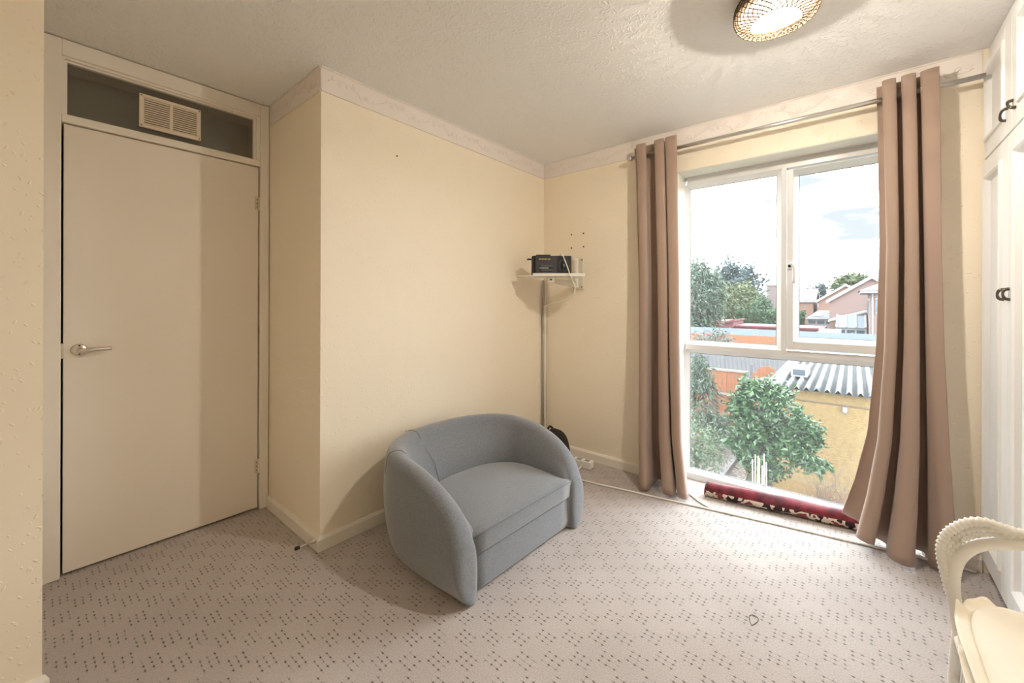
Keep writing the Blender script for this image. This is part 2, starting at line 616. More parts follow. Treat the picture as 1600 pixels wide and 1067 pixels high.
# paper border under the ceiling, with embossed vine
HC = 0.12
def vine(length):
    """relief of one border strip: local x along, z up, y out of the wall"""
    b = MB()
    rnd = random.Random(5)
    def leaf(cx, cz, ang, ln, wd, hgt=0.005):
        ca, sa = math.cos(ang), math.sin(ang)
        pts = []
        prof = [(0, 0), (0.25, 0.8), (0.5, 1.0), (0.8, 0.55), (1, 0)]
        outl = [(t * ln, s * wd / 2) for t, s in prof] + [(t * ln, -s * wd / 2) for t, s in prof[-2:0:-1]]
        vs = [(cx + x * ca - z * sa, 0, cz + x * sa + z * ca) for x, z in outl]
        mid = [(cx + t * ln * ca, hgt, cz + t * ln * sa) for t in (0.25, 0.5, 0.8)]
        k = len(vs)
        vs += mid
        n = len(outl)
        fs = [(0, 1, k), (1, 2, k + 1, k), (2, 3, k + 2, k + 1), (3, 4, k + 2), (4, 5, k + 2), (5, 6, k + 1, k + 2), (6, 7, k, k + 1), (7, 0, k)]
        b.add([(x, y, z) for x, y, z in vs], fs)
    x = 0.03
    per = 0.30
    while x < length - 0.04:
        L = min(per, length - 0.02 - x)
        stem = []
        for i in range(25):
            t = i / 24
            if t * per > L: break
            stem.append((x + t * per, 0.0, 0.06 + 0.024 * math.sin(2 * PI * t)))
        if len(stem) > 2:
            b.tube(stem, 0.0028, 5)
        for t, up_, kind in ((0.06, 1, 0), (0.16, -1, 1), (0.30, -1, 0), (0.42, 1, 1), (0.55, -1, 0), (0.66, 1, 1), (0.80, 1, 0), (0.92, -1, 1)):
            if t * per > L - 0.03: continue
            sx = x + t * per
            sz = 0.06 + 0.024 * math.sin(2 * PI * t)
            a = up_ * (0.7 + 0.4 * rnd.random())
            if kind == 0:
                leaf(sx, sz, a, 0.034, 0.013)
                leaf(sx + 0.006, sz, a * 1.5, 0.026, 0.011)
            else:
                curl = []
                for i in range(14):
                    th = a + up_ * i * 0.36
                    rad = 0.016 * (1 - i / 17)
                    curl.append((sx + 0.014 + math.cos(th) * rad, 0.0, sz + up_ * 0.012 + math.sin(th) * rad))
                b.tube(curl, 0.0024, 5)
                leaf(sx + 0.010, sz + up_ * 0.010, a * 0.4, 0.020, 0.010)
        x += per
    return b
def border(name, p, q, nrm):
    p = Vector(p); q = Vector(q); nrm = Vector(nrm)
    d = (q - p); L = d.length; d.normalize()
    b = MB()
    def slab(z0, z1, t):
        b.loft([[pt + nrm * a + Vector((0, 0, z)) for a, z in ((0, z0), (t, z0), (t, z1), (0, z1))] for pt in (p, q)])
    slab(H - HC, H, 0.0025)
    o = b.build(name, 'border_paper')
    tag(o, kind=S)
    for z0, z1 in ((H - HC - 0.002, H - HC + 0.006), (H - 0.007, H - 0.001)):
        e = MB()
        e.loft([[pt + nrm * a + Vector((0, 0, z)) for a, z in ((0.001, z0), (0.008, z0), (0.008, z1), (0.001, z1))] for pt in (p, q)])
        e.build('edge_band', 'border_paper', o)
    vb = vine(L)
    vb.v = [p + d * c.x + nrm * (0.0024 + c.y) + Vector((0, 0, H - HC + c.z)) for c in vb.v]
    vb.build('embossed_vine', 'border_paper', o, smooth=True)
border('trim_2', (XE, 0.64, 0), (XE, 0, 0), (-1, 0, 0))
border('trim_3', (XE, 0, 0), (0, 0, 0), (0, -1, 0))
border('trim_4', (0, 0, 0), (0, -2.42, 0), (-1, 0, 0))

# ------------------------------------------------------------------ door, frame and fanlight
door = thing('door_1', None, None, (-2.29, YD, 0), kind=S)
FX0, FX1 = -2.733, -1.856
yf0, yf1 = 0.648, 0.86
fr = MB()
fr.box(FX0, -2.674, yf0, yf1, 0, 2.345)
fr.box(-1.902, FX1, yf0, yf1, 0, 2.345)
fr.box(-2.674, -1.902, yf0, yf1, 2.275, 2.345)
fr.box(-2.674, -1.902, yf0 + 0.004, yf1, 1.986, 2.020)
fr.build('door_frame', 'gloss_paint', door, bevel=0.004)
st = MB()   # stepped beads round the fanlight
for a, y0 in ((0.0, 0.662), (0.008, 0.676)):
    z0, z1 = 2.020, 2.275
    x0, x1 = -2.674, -1.902
    wdt = 0.010 + a
    st.box(x0, x0 + wdt, y0, 0.70, z0, z1).box(x1 - wdt * 1.6, x1, y0, 0.70, z0, z1)
    st.box(x0 + wdt, x1 - wdt * 1.6, y0, 0.70, z1 - wdt, z1).box(x0 + wdt, x1 - wdt * 1.6, y0, 0.70, z0, z0 + wdt * 0.4)
st.build('glazing_bead', 'gloss_paint', door)
MB().box(-2.67, -1.905, 0.693, 0.699, 2.021, 2.27).build('fanlight_pane', 'fanlight_glass', door)
leaf = MB().box(-2.6665, -1.9075, YD, YD + 0.04, 0.012, 1.981).build('door_leaf', 'door_paint', door, bevel=0.002)
# lever handle
hx, hz = -2.618, 0.988
ro = MB().lathe([(0.0, -0.001), (0.025, -0.001), (0.0265, -0.006), (0.022, -0.010), (0.0, -0.011)], (hx, YD, hz), 24, 'y').build('handle_rose', 'satin_chrome', leaf, smooth=True)
MB().tube(bez([(hx, YD - 0.008, hz), (hx, YD - 0.035, hz), (hx + 0.012, YD - 0.048, hz), (hx + 0.05, YD - 0.05, hz + 0.002), (hx + 0.098, YD - 0.046, hz + 0.003)], 6),
          [0.011] * 6 + [0.0105] * 6 + [0.010] * 6 + [0.0095 - 0.0002 * i for i in range(7)], 10).build('lever', 'satin_chrome', leaf, smooth=True)
for dx, dz in ((0, 0.019), (0, -0.019)):
    MB().lathe([(0, -0.0095), (0.0035, -0.0095), (0.003, -0.012), (0, -0.0125)], (hx + dx, YD, hz + dz), 10, 'y').build('screw', 'screw_dark', leaf)
MB().box(-2.674, -2.6655, YD - 0.008, YD + 0.02, 0.955, 1.02).build('latch_plate', 'satin_chrome', door)
for zc in (1.772, 0.252):
    hb = MB()
    hb.lathe([(0.006, -0.038), (0.006, 0.038)], (-1.9045, YD - 0.006, zc), 10)
    hb.box(-1.925, -1.905, YD - 0.003, YD + 0.002, zc - 0.038, zc + 0.038)
    h_ = hb.build('hinge', 'hinge_paint', door)
    for k in (-0.022, 0, 0.022):
        MB().lathe([(0, -0.0035), (0.003, -0.0035), (0.003, -0.001)], (-1.915, YD, zc + k), 8, 'y').build('screw', 'screw_dark', h_)

# ventilation grille in the fanlight
vg = thing('vent_grille', 'cream plastic louvred air vent set in the dark fanlight above the door', 'vent', (-2.298, 0.692, 2.057))
vx0, vx1, vz0, vz1 = -2.42, -2.176, 2.057, 2.219
yv = 0.678
vf = MB().box(vx0, vx1, yv, 0.692, vz0, vz0 + 0.016).box(vx0, vx1, yv, 0.692, vz1 - 0.016, vz1)
vf.box(vx0, vx0 + 0.018, yv, 0.692, vz0 + 0.016, vz1 - 0.016).box(vx1 - 0.018, vx1, yv, 0.692, vz0 + 0.016, vz1 - 0.016)
vf.box(-2.304, -2.292, yv, 0.692, vz0 + 0.016, vz1 - 0.016)
vf.build('grille_frame', 'vent_plastic', vg, bevel=0.002)
MB().box(vx0 + 0.01, vx1 - 0.01, 0.689, 0.692, vz0 + 0.01, vz1 - 0.01).build('backing', 'vent_dark', vg)
for cx0, cx1 in ((vx0 + 0.018, -2.304), (-2.292, vx1 - 0.018)):
    for k in range(12):
        z = vz0 + 0.021 + k * 0.0109
        MB().obox(((cx0 + cx1) / 2, yv + 0.005, z), ((cx1 - cx0) / 2, 0, 0), (0, 0.0045, 0.0022), (0, -0.0012, 0.0024)).build('slat', 'vent_plastic', vg)
for sx in (vx0 + 0.008, vx1 - 0.008):
    for sz in (vz0 + 0.008, vz1 - 0.008):
        MB().lathe([(0, -0.002), (0.003, -0.002), (0.003, 0)], (sx, yv, sz), 10, 'y').build('screw', 'screw_dark', vg)

# door stop on the skirting of the recess
ds = thing('door_stop', 'metal door stop with black rubber tip screwed to the skirting corner', 'door stop', (XE - 0.015, 0.02, 0.0))
yy = 0.022
MB().lathe([(0.0, 0.0), (0.013, 0.0), (0.012, -0.008), (0.006, -0.026), (0.0035, -0.030)], (XE - 0.0145, yy, 0.046), 14, 'x').build('flange', 'satin_chrome', ds, smooth=True)
MB().tube([(XE - 0.04, yy, 0.046), (XE - 0.09, yy, 0.046)], 0.0035, 8).build('stem', 'satin_chrome', ds, smooth=True)
MB().lathe([(0, -0.086), (0.008, -0.086), (0.0085, -0.102), (0.007, -0.106), (0, -0.106)], (XE, yy, 0.046), 14, 'x').build('rubber_tip', 'rubber', ds, smooth=True)

# marks left on the walls: a nail and the drilled holes of an old bracket
tag(MB().lathe([(0, -0.006), (0.004, -0.006), (0.0035, 0.0)], (-1.426, 0, 2.029), 10, 'y').build('nail', 'screw_dark', origin=(-1.426, 0, 2.029)),
    'single dark nail head in the cream wall above the sofa', 'nail')
for y, z, r in ((-0.268, 1.74, 0.006), (-0.377, 1.739, 0.006), (-0.268, 1.634, 0.006), (-0.378, 1.635, 0.006)):
    tag(MB().lathe([(0, -0.0035), (r, -0.003), (r, 0.0005)], (0, y, z), 12, 'x').build('wall_plug', 'screw_dark', origin=(0, y, z)),
        'dark empty wall plug above the bracket shelf', 'wall plug', 'square of four wall plugs above the bracket shelf')

# ------------------------------------------------------------------ window
win = thing('window_1', None, None, (0.16, -1.65, 0), kind=S)
fx0, fx1 = 0.150, 0.215       # frame depth
GX = 0.185
def cham(b, x, y0, y1, z0, z1, wd, xb):
    """sloped bead ring round a pane: outer edge at x, inner edge (wd in) at xb"""
    o = [(y0, z0), (y1, z0), (y1, z1), (y0, z1)]
    i = [(y0 + wd * (1 if y1 > y0 else -1), z0 + wd), (y1 - wd * (1 if y1 > y0 else -1), z0 + wd), (y1 - wd * (1 if y1 > y0 else -1), z1 - wd), (y0 + wd * (1 if y1 > y0 else -1), z1 - wd)]
    vs_ = [(x, y, z) for y, z in o] + [(xb, y, z) for y, z in i] + [(xb + 0.012, y, z) for y, z in i] + [(xb + 0.012, y, z) for y, z in o]
    fs_ = []
    for k in range(4):
        a, c = k, (k + 1) % 4
        fs_ += [(a, c, 4 + c, 4 + a), (4 + a, 4 + c, 8 + c, 8 + a), (12 + c, 12 + a, 8 + a, 8 + c), (a, 12 + a, 12 + c, c)]
    b.add(vs_, fs_)
# panes measured on the glass plane: left light, right sash, bottom light
LY0, LY1 = -1.112, -1.618
SY0, SY1 = -1.728, -2.150
TZ0, TZ1 = 0.946, 1.985
BZ0, BZ1 = 0.068, 0.862
f = MB()
f.box(fx0, fx1, WY0, LY0 + 0.026, 0, WZ)                       # left stile
f.box(fx0, fx1, WY1, SY1 - 0.058, 0, WZ)                       # right stile
f.box(fx0, fx1, WY1 + 0.02, WY0 - 0.02, TZ1 + 0.024, WZ)       # head
f.box(fx0, fx1, WY1 + 0.02, WY0 - 0.02, 0, BZ0 - 0.024)        # bottom rail
f.box(fx0, fx1, WY1 + 0.02, WY0 - 0.02, BZ1 + 0.024, TZ0 - 0.024)  # transom
f.build('window_frame', 'upvc', win, bevel=0.003)
mu = MB().box(fx0 - 0.001, fx1, LY1 - 0.024, LY1 - 0.052, TZ0 - 0.03, TZ1 + 0.026)
# diamond-mitred ends of the mullion
for zc in (TZ0 - 0.03, TZ1 + 0.03):
    mu.add([(fx0 - 0.003, LY1 - 0.020, zc), (fx0 - 0.003, LY1 - 0.038, zc - 0.02), (fx0 - 0.003, LY1 - 0.056, zc), (fx0 - 0.003, LY1 - 0.038, zc + 0.02),
            (fx0 + 0.01, LY1 - 0.020, zc), (fx0 + 0.01, LY1 - 0.038, zc - 0.02), (fx0 + 0.01, LY1 - 0.056, zc), (fx0 + 0.01, LY1 - 0.038, zc + 0.02)],
           [(0, 1, 2, 3), (0, 4, 5, 1), (1, 5, 6, 2), (2, 6, 7, 3), (3, 7, 4, 0)])
mu.build('mullion', 'upvc', win, bevel=0.002)
bd = MB()
cham(bd, fx0 + 0.004, LY0 + 0.026, LY1 - 0.026, TZ0 - 0.026, TZ1 + 0.026, 0.026, GX - 0.008)
bd.build('glazing_bead', 'upvc', win)
bd = MB()
cham(bd, fx0 + 0.004, LY0 + 0.026, SY1 - 0.058, BZ0 - 0.026, BZ1 + 0.026, 0.026, GX - 0.008)
bd.build('glazing_bead', 'upvc', win)
# opening sash, proud of the frame
sf = 0.128
sa = MB()
so = (LY1 - 0.056, SY1 - 0.058, TZ0 - 0.012, TZ1 + 0.008)
sash = MB()
sash.box(sf, fx0 + 0.03, so[0], SY0 + 0.022, so[2], so[3])
sash.box(sf, fx0 + 0.03, SY1 - 0.022, so[1], so[2], so[3])
sash.box(sf, fx0 + 0.03, SY0 + 0.022, SY1 - 0.022, TZ1 - 0.0, so[3])
sash.box(sf, fx0 + 0.03, SY0 + 0.022, SY1 - 0.022, so[2], TZ0 + 0.034)
sash_o = sash.build('opening_sash', 'upvc', win, bevel=0.005)
bd = MB()
cham(bd, sf + 0.003, SY0 + 0.022, SY1 - 0.022, TZ0 + 0.034, TZ1, 0.022, GX - 0.012)
bd.build('glazing_bead', 'upvc', sash_o)
def gask(y0, y1, z0, z1, par):
    g = MB()
    t = 0.004
    x = GX - 0.0035
    g.box(x, x + 0.003, y0, y0 - t, z0, z1).box(x, x + 0.003, y1 + t, y1, z0, z1).box(x, x + 0.003, y0 - t, y1 + t, z0, z0 + t).box(x, x + 0.003, y0 - t, y1 + t, z1 - t, z1)
    g.build('gasket', 'gasket', par)
for y0, y1, z0, z1, par in ((LY0, LY1, TZ0, TZ1, win), (SY0, SY1, TZ0 + 0.056, TZ1 - 0.022, sash_o), (LY0, SY1 - 0.032, BZ0, BZ1, win)):
    MB().box(GX, GX + 0.006, y0 + 0.004, y1 - 0.004, z0 - 0.004, z1 + 0.004).build('pane', 'window_glass', par)
    gask(y0, y1, z0, z1, par)
# sash handle: white base, black button, lever
hy, hzz = -1.690, 1.43
hd = MB().box(sf - 0.014, sf, hy + 0.013, hy - 0.013, hzz - 0.024, hzz + 0.024).build('sash_handle', 'upvc', sash_o, bevel=0.004)
MB().tube(bez([(sf - 0.014, hy, hzz + 0.006), (sf - 0.03, hy - 0.003, hzz + 0.006), (sf - 0.036, hy - 0.016, hzz), (sf - 0.036, hy - 0.022, hzz - 0.03), (sf - 0.034, hy - 0.022, hzz - 0.11)], 5), 0.008, 8).build('lever', 'upvc', sash_o, smooth=True)
MB().lathe([(0, -0.018), (0.007, -0.018), (0.0075, -0.012)], (sf, hy + 0.002, hzz - 0.008), 12, 'x').build('lock_button', 'black_plastic', sash_o)
# outer sill drip
MB().box(fx1, 0.30, WY1, WY0, -0.03, 0.0).build('outer_sill', 'upvc', win)

# ------------------------------------------------------------------ wardrobe
WF = -2.424
wd = thing('wardrobe', 'white panelled built-in wardrobe with top cupboards beside the window wall', 'wardrobe', (-0.42, -2.7, 0))
WX = -0.842
wb = MB().box(-0.002, -0.018, WF - 0.024, -2.99, 0.0, H - 0.004).box(WX, WX + 0.016, WF - 0.024, -2.99, 0, H - 0.004)
wb.box(-0.018, WX + 0.016, -2.98, -2.99, 0, H - 0.004).box(-0.018, WX + 0.016, WF - 0.024, -2.98, 0.06, 0.078)
wb.box(-0.018, WX + 0.016, WF - 0.024, -2.98, 1.836, 1.856).box(-0.018, WX + 0.016, WF - 0.024, -2.98, 2.28, 2.30)
wb.build('carcass', 'wardrobe_paint', wd)
MB().box(-0.002, WX, WF - 0.014, WF - 0.03, 2.284, H - 0.004).build('top_filler', 'wardrobe_paint', wd, bevel=0.004)
MB().box(-0.018, WX + 0.016, WF - 0.03, WF - 0.045, 0.0, 0.062).build('plinth', 'wardrobe_paint', wd)
def panel_door(x0, x1, z0, z1, sl, sr, rb, rt_, name, yo=0.0):
    y = WF + yo
    fr_ = MB().box(x0, x0 - sl, y, y - 0.022, z0, z1).box(x1 + sr, x1, y, y - 0.022, z0, z1)
    fr_.box(x0 - sl, x1 + sr, y, y - 0.022, z0, z0 + rb).box(x0 - sl, x1 + sr, y, y - 0.022, z1 - rt_, z1)
    d_ = fr_.build(name, 'wardrobe_paint', wd, bevel=0.003)
    a0, a1, b0, b1 = x0 - sl, x1 + sr, z0 + rb, z1 - rt_
    # proud moulding round the recessed panel
    m_ = MB()
    path = [(a0, b0), (a1, b0), (a1, b1), (a0, b1)]
    prof = [(-0.008, 0.0), (-0.004, 0.008), (0.006, 0.009), (0.014, 0.003), (0.024, -0.012), (0.024, -0.020), (-0.008, -0.020)]
    rings = []
    for k in range(5):
        px_, pz_ = path[k % 4]
        sx = -1 if px_ == a0 else 1
        sz = 1 if pz_ == b0 else -1
        rings.append([(px_ + sx * o_, y + h_, pz_ + sz * o_) for o_, h_ in prof])
    m_.loft(rings, cap=False)
    m_.build('moulding', 'wardrobe_paint', d_)
    MB().box(a0 - 0.018, a1 + 0.018, y - 0.012, y - 0.018, b0 + 0.018, b1 - 0.018).build('panel', 'wardrobe_paint', d_)
    return d_
def bow_handle(par, p0, p1, yo=0.0):
    y = WF + yo
    (xa, za), (xb, zb) = p0, p1
    xm, zm = (xa + xb) / 2, (za + zb) / 2
    MB().tube(bez([(xa, y - 0.002, za), (xa * .9 + xb * .1, y + 0.012, za * .9 + zb * .1), (xm, y + 0.017, zm), (xb * .9 + xa * .1, y + 0.012, zb * .9 + za * .1), (xb, y - 0.002, zb)], 6),
              [0.0038 + 0.0022 * abs(math.cos(PI * i / 24)) for i in range(25)], 8).build('handle', 'pewter', par, smooth=True)
d1 = panel_door(-0.006, -0.398, 0.068, 1.838, 0.045, 0.085, 0.10, 0.075, 'lower_door', 0.004)
d2 = panel_door(-0.402, -0.838, 0.068, 1.838, 0.085, 0.045, 0.10, 0.075, 'lower_door', 0.004)
u1 = panel_door(-0.006, -0.418, 1.850, 2.280, 0.040, 0.095, 0.075, 0.055, 'cupboard_door')
u2 = panel_door(-0.422, -0.838, 1.850, 2.280, 0.095, 0.040, 0.075, 0.055, 'cupboard_door')
bow_handle(d1, (-0.352, 1.262), (-0.346, 1.222), 0.004)
bow_handle(d2, (-0.420, 1.262), (-0.428, 1.222), 0.004)
bow_handle(u1, (-0.345, 1.910), (-0.375, 1.948))
bow_handle(u2, (-0.440, 1.953), (-0.475, 1.915))

# ------------------------------------------------------------------ sofa (local frame, then turned a little)
sofa = thing('tub_sofa', 'small grey fabric tub sofa with curved back standing in the wall corner', 'sofa', (-1.240, -0.455, 0), R(-2.0))
def sofa_h(y):
    T = [(-0.380, 0.20), (-0.374, 0.245), (-0.366, 0.275), (-0.350, 0.315), (-0.32, 0.362), (-0.26, 0.413), (-0.18, 0.453), (-0.08, 0.485), (0.03, 0.498), (0.14, 0.508), (0.32, 0.512)]
    for (a, b_), (c, d_) in zip(T, T[1:]):
        if y <= c:
            return b_ + (d_ - b_) * (y - a) / (c - a)
    return T[-1][1]
def sofa_ring(P, N, h, thin=1.0):
    L = 0.086 + 0.10 * max(0.0, N.y) ** 1.3
    k = thin
    pr = [(-L - 0.004, 0.10), (-L, 0.24 * min(1, h / 0.3)), (-L * 0.72 - 0.012, 0.24 + (h - 0.24) * 0.45 if h > 0.3 else h * 0.8), (-0.052, h - 0.055), (-0.042, h - 0.025), (-0.022, h - 0.006), (0.004, h),
          (0.032, h - 0.008), (0.046, h - 0.032), (0.054, h * 0.80), (0.058, h * 0.62), (0.056, h * 0.45), (0.044, h * 0.28), (0.022, h * 0.11), (0.006, 0.022), (-0.012, 0.003), (-0.04, 0.003), (-L + 0.004, 0.004)]
    if h < 0.3:      # arm front: keep the points in order on the low profile
        q = h / 0.3
        pr = [(a, min(z, h)) for a, z in pr]
        pr[3] = (-0.050, h - 0.05 * q); pr[2] = (-0.056, h * 0.72); pr[1] = (-0.060, h * 0.5); pr[0] = (-0.060, 0.10); pr[17] = (-0.056, 0.004)
    return [P + N * (0.006 + (a - 0.006) * k) + Vector((0, 0, z)) for a, z in pr]
stn = []
for i, y in enumerate([-0.368, -0.358, -0.342, -0.318, -0.285, -0.24, -0.19, -0.13, -0.07, -0.02]):
    stn.append((Vector((-0.424 + 0.026 * ((-y) / 0.37) ** 2, y, 0)), Vector((-1, 0, 0)), sofa_h(y)))
arc = []
for i in range(1, 30):
    a = PI - PI * i / 30
    ca, sa_ = math.cos(a), math.sin(a)
    e = 2 / 2.3
    x = 0.424 * math.copysign(abs(ca) ** e, ca)
    y = 0.315 * abs(sa_) ** e
    nx = (abs(x) / 0.424) ** 1.3 / 0.424 * math.copysign(1, x)
    ny = (y / 0.315) ** 1.3 / 0.315
    N = Vector((nx, ny, 0)).normalized()
    arc.append((Vector((x, y, 0)), N, sofa_h(y)))
rgt = [(Vector((-p.x, p.y, 0)), Vector((1, 0, 0)), h) for p, n_, h in reversed(stn)]
allst = stn + arc + rgt
rings = [sofa_ring(p, n_, h) for p, n_, h in allst]
def fr_caps(ring, sgn):
    c = sum(ring, Vector()) / len(ring)
    out = []
    for s_, dy in ((0.94, -0.008), (0.78, -0.014), (0.5, -0.018)):
        out.append([Vector((c.x + (p.x - c.x) * s_, p.y + dy, (p.z - 0.02) * (0.35 + 0.65 * s_) + 0.02 if p.z > 0.02 else p.z)) for p in ring])
    return out
c0 = fr_caps(rings[0], 1)
c1 = fr_caps(rings[-1], 1)
MB().loft(list(reversed(c0)) + rings + c1).build('back_shell', 'grey_fabric', sofa, smooth=True, sub=1, world=False)
def seat_outline(front=-0.36, half=0.352, back=0.16, y0=-0.10):
    pts = []
    for i in range(9):
        pts.append((-half + 2 * half * i / 8, front))
    pts.append((half, (front + y0) / 2))
    for i in range(25):
        a = PI * i / 24
        pts.append((half * math.copysign(abs(math.cos(a)) ** 0.85, math.cos(a)), y0 + (back - y0) * math.sin(a) ** 0.85))
    pts.append((-half, (front + y0) / 2))
    return pts
def pad(levels, outl, c):
    rr = []
    for s_, z in levels:
        rr.append([Vector((c[0] + (x - c[0]) * s_, c[1] + (y - c[1]) * s_, z)) for x, y in outl])
    return MB().loft(rr)
so_ = seat_outline()
pad([(0.96, 0.010), (0.985, 0.022), (1.0, 0.05), (1.0, 0.160), (0.985, 0.168)], seat_outline(-0.352), (0, -0.11)).build('seat_base', 'grey_fabric', sofa, smooth=True, world=False)
cu = pad([(0.96, 0.168), (0.99, 0.171), (1.0, 0.178), (1.0, 0.243), (0.996, 0.252), (0.97, 0.262), (0.85, 0.272), (0.6, 0.282), (0.3, 0.287), (0.05, 0.288)], so_, (0, -0.11)).build('seat_cushion', 'grey_fabric', sofa, smooth=True, world=False)
pp = [Vector((x, y, 0.2525)) for x, y in so_[:9]]
MB().tube(pp, 0.0035, 8).build('piping', 'grey_piping', cu, smooth=True, world=False)
# seam down the inner back at the left and along the arm tops
def shell_pt(st_, k):
    r_ = sofa_ring(*st_)
    return r_[k]
si = stn[-1], arc[5]
sm = MB()
sm.tube([shell_pt(arc[10], k) + Vector((0, 0, 0.001)) for k in (7, 6, 5, 4, 3, 2, 1)], 0.0014, 6)
sm.build('seam', 'grey_piping', sofa, smooth=True, world=False)
sm = MB()
sm.tube([shell_pt(arc[2], k) + Vector((0, 0, 0.001)) for k in (9, 8, 7, 6, 5, 4)], 0.0014, 6)
sm.build('seam', 'grey_piping', sofa, smooth=True, world=False)
zp = shell_pt(arc[10], 7)
MB().obox(zp + Vector((-0.004, 0.004, 0.004)), (0.014, 0.004, 0), (-0.002, 0.005, 0), (0, 0, 0.003)).build('zip_pull', 'satin_chrome', sofa, bevel=0.001, world=False)

# ------------------------------------------------------------------ bracket shelf with radio
sh = thing('bracket_shelf', 'white tray shelf on a swivelling cream wall bracket near the room corner', 'shelf', (-0.002, -0.34, 1.30))
bp_ = MB().box(-0.002, -0.018, -0.385, -0.296, 1.305, 1.548).build('wall_plate', 'bracket_paint', sh, bevel=0.006)
MB().lathe([(0.0, 1.31), (0.021, 1.31), (0.022, 1.33), (0.022, 1.52), (0.02, 1.542), (0.0, 1.545)], (-0.03, -0.325, 0), 16).build('pivot_column', 'bracket_paint', sh, smooth=True)
for z in (1.531, 1.427, 1.323):
    MB().lathe([(0, -0.004), (0.0055, -0.004), (0.005, 0)], (-0.018, -0.374, z), 10, 'x').build('screw', 'screw_dark', bp_)
P0 = V(-0.452, -0.232, 0)      # near left corner of the tray
P1 = V(-0.222, -0.512, 0)      # near right corner
e1 = (P1 - P0).normalized()
e2 = V(-e1.y, e1.x, 0)         # away from the camera
Pc = (P0 + P1) / 2 + e2 * 0.10
# arm from the column to the pivot under the tray
ah = V(-0.335, -0.30, 1.375)
am = MB()
A0 = V(-0.03, -0.325, 0)
dirn = (V(ah.x, ah.y, 0) - A0).normalized()
sd = V(-dirn.y, dirn.x, 0)
am.loft([[A0 + sd * (s_ * 0.016) + V(0, 0, z) for s_, z in ((-1, 1.315), (1, 1.315), (1, 1.372), (-1, 1.372))],
         [V(ah.x, ah.y, 0) + sd * (s_ * 0.014) + V(0, 0, z) for s_, z in ((-1, 1.350), (1, 1.350), (1, 1.374), (-1, 1.374))]])
am.build('swivel_arm', 'bracket_paint', sh, bevel=0.004)
MB().lathe([(0.0, 1.346), (0.028, 1.346), (0.03, 1.352), (0.03, 1.382), (0.026, 1.389), (0, 1.389)], (ah.x, ah.y, 0), 20).build('swivel_hub', 'bracket_paint', sh, smooth=True)
MB().obox((ah - e2 * 0.030 + V(0, 0, -0.008)), e1 * 0.009, e2 * 0.002, (0, 0, 0.006)).build('locking_tab', 'charcoal_plastic', sh)
tw, tdp = (P1 - P0).length, 0.19
tr_ = MB()
ctr = (P0 + P1) / 2 + e2 * (tdp / 2)
tr_.obox(ctr + V(0, 0, 1.395), e1 * (tw / 2), e2 * (tdp / 2), (0, 0, 0.006))
tr_.build('tray', 'shelf_white', sh, bevel=0.002)
tl = MB()
tl.obox((P0 + P1) / 2 + V(0, 0, 1.401), e1 * (tw / 2 + 0.004), e2 * 0.004, (0, 0, 0.011))
tl.build('front_lip', 'shelf_white', sh, bevel=0.003)
# thin extension leaf at the tray's left end
ex = MB()
ex.add([tuple(P0 + e2 * 0.03 + V(0, 0, 1.396)), tuple(P0 - e1 * 0.115 + e2 * 0.10 + V(0, 0, 1.396)), tuple(P0 - e1 * 0.10 + e2 * 0.14 + V(0, 0, 1.396)), tuple(P0 + e2 * 0.17 + V(0, 0, 1.396)),
        tuple(P0 + e2 * 0.03 + V(0, 0, 1.401)), tuple(P0 - e1 * 0.115 + e2 * 0.10 + V(0, 0, 1.401)), tuple(P0 - e1 * 0.10 + e2 * 0.14 + V(0, 0, 1.401)), tuple(P0 + e2 * 0.17 + V(0, 0, 1.401))],
       [(3, 2, 1, 0), (4, 5, 6, 7), (0, 1, 5, 4), (1, 2, 6, 5), (2, 3, 7, 6), (3, 0, 4, 7)])
ex.build('tray_leaf', 'shelf_white', sh)

rz0 = 1.4012
rd = thing('radio', 'black portable radio standing on the white bracket shelf', 'radio', tuple(ctr + V(0, 0, rz0)))
rc = P0 + e1 * 0.128 + e2 * 0.085
def rbox(u0, u1, v0, v1, z0, z1, name, m_, par=None, bev=0.004):
    u0, u1, z0, z1 = u0 * 1.1 - 0.012, u1 * 1.1 - 0.012, z0 * 1.24, z1 * 1.24
    c = P0 + e1 * (u0 + u1) / 2 + e2 * (v0 + v1) / 2 + V(0, 0, rz0 + (z0 + z1) / 2)
    return MB().obox(c, e1 * (u1 - u0) / 2, e2 * (v1 - v0) / 2, (0, 0, (z1 - z0) / 2)).build(name, m_, par or rd, bevel=bev, seg=3)
body = rbox(0.002, 0.262, 0.030, 0.125, 0.0, 0.112, 'case', 'black_plastic', None, 0.008)
rbox(0.024, 0.165, 0.018, 0.032, 0.006, 0.108, 'front_panel', 'charcoal_plastic', None, 0.004)
rbox(0.03, 0.125, 0.045, 0.11, 0.112, 0.119, 'top_button_bar', 'black_plastic', None, 0.002)
rbox(0.045, 0.125, 0.0165, 0.019, 0.084, 0.097, 'dial_strip', 'charcoal_plastic', None, 0.001)
for k in range(8):
    rbox(0.049 + k * 0.0095, 0.0545 + k * 0.0095, 0.0155, 0.0175, 0.086, 0.095, 'dial_mark', 'brass_print', None, 0)
rbox(0.052, 0.135, 0.0160, 0.019, 0.020, 0.056, 'cassette_door', 'black_plastic', None, 0.002)
rbox(0.052, 0.112, 0.0150, 0.0175, 0.036, 0.043, 'trim_bar', 'grey_plastic', None, 0.001)
rbox(0.060, 0.135, 0.0150, 0.0175, 0.026, 0.029, 'trim_bar', 'grey_plastic', None, 0.0005)
rbox(0.060, 0.135, 0.0150, 0.0175, 0.050, 0.053, 'trim_bar', 'grey_plastic', None, 0.0005)
spk = P0 + e1 * 0.222 + e2 * 0.030 + V(0, 0, rz0 + 0.068)
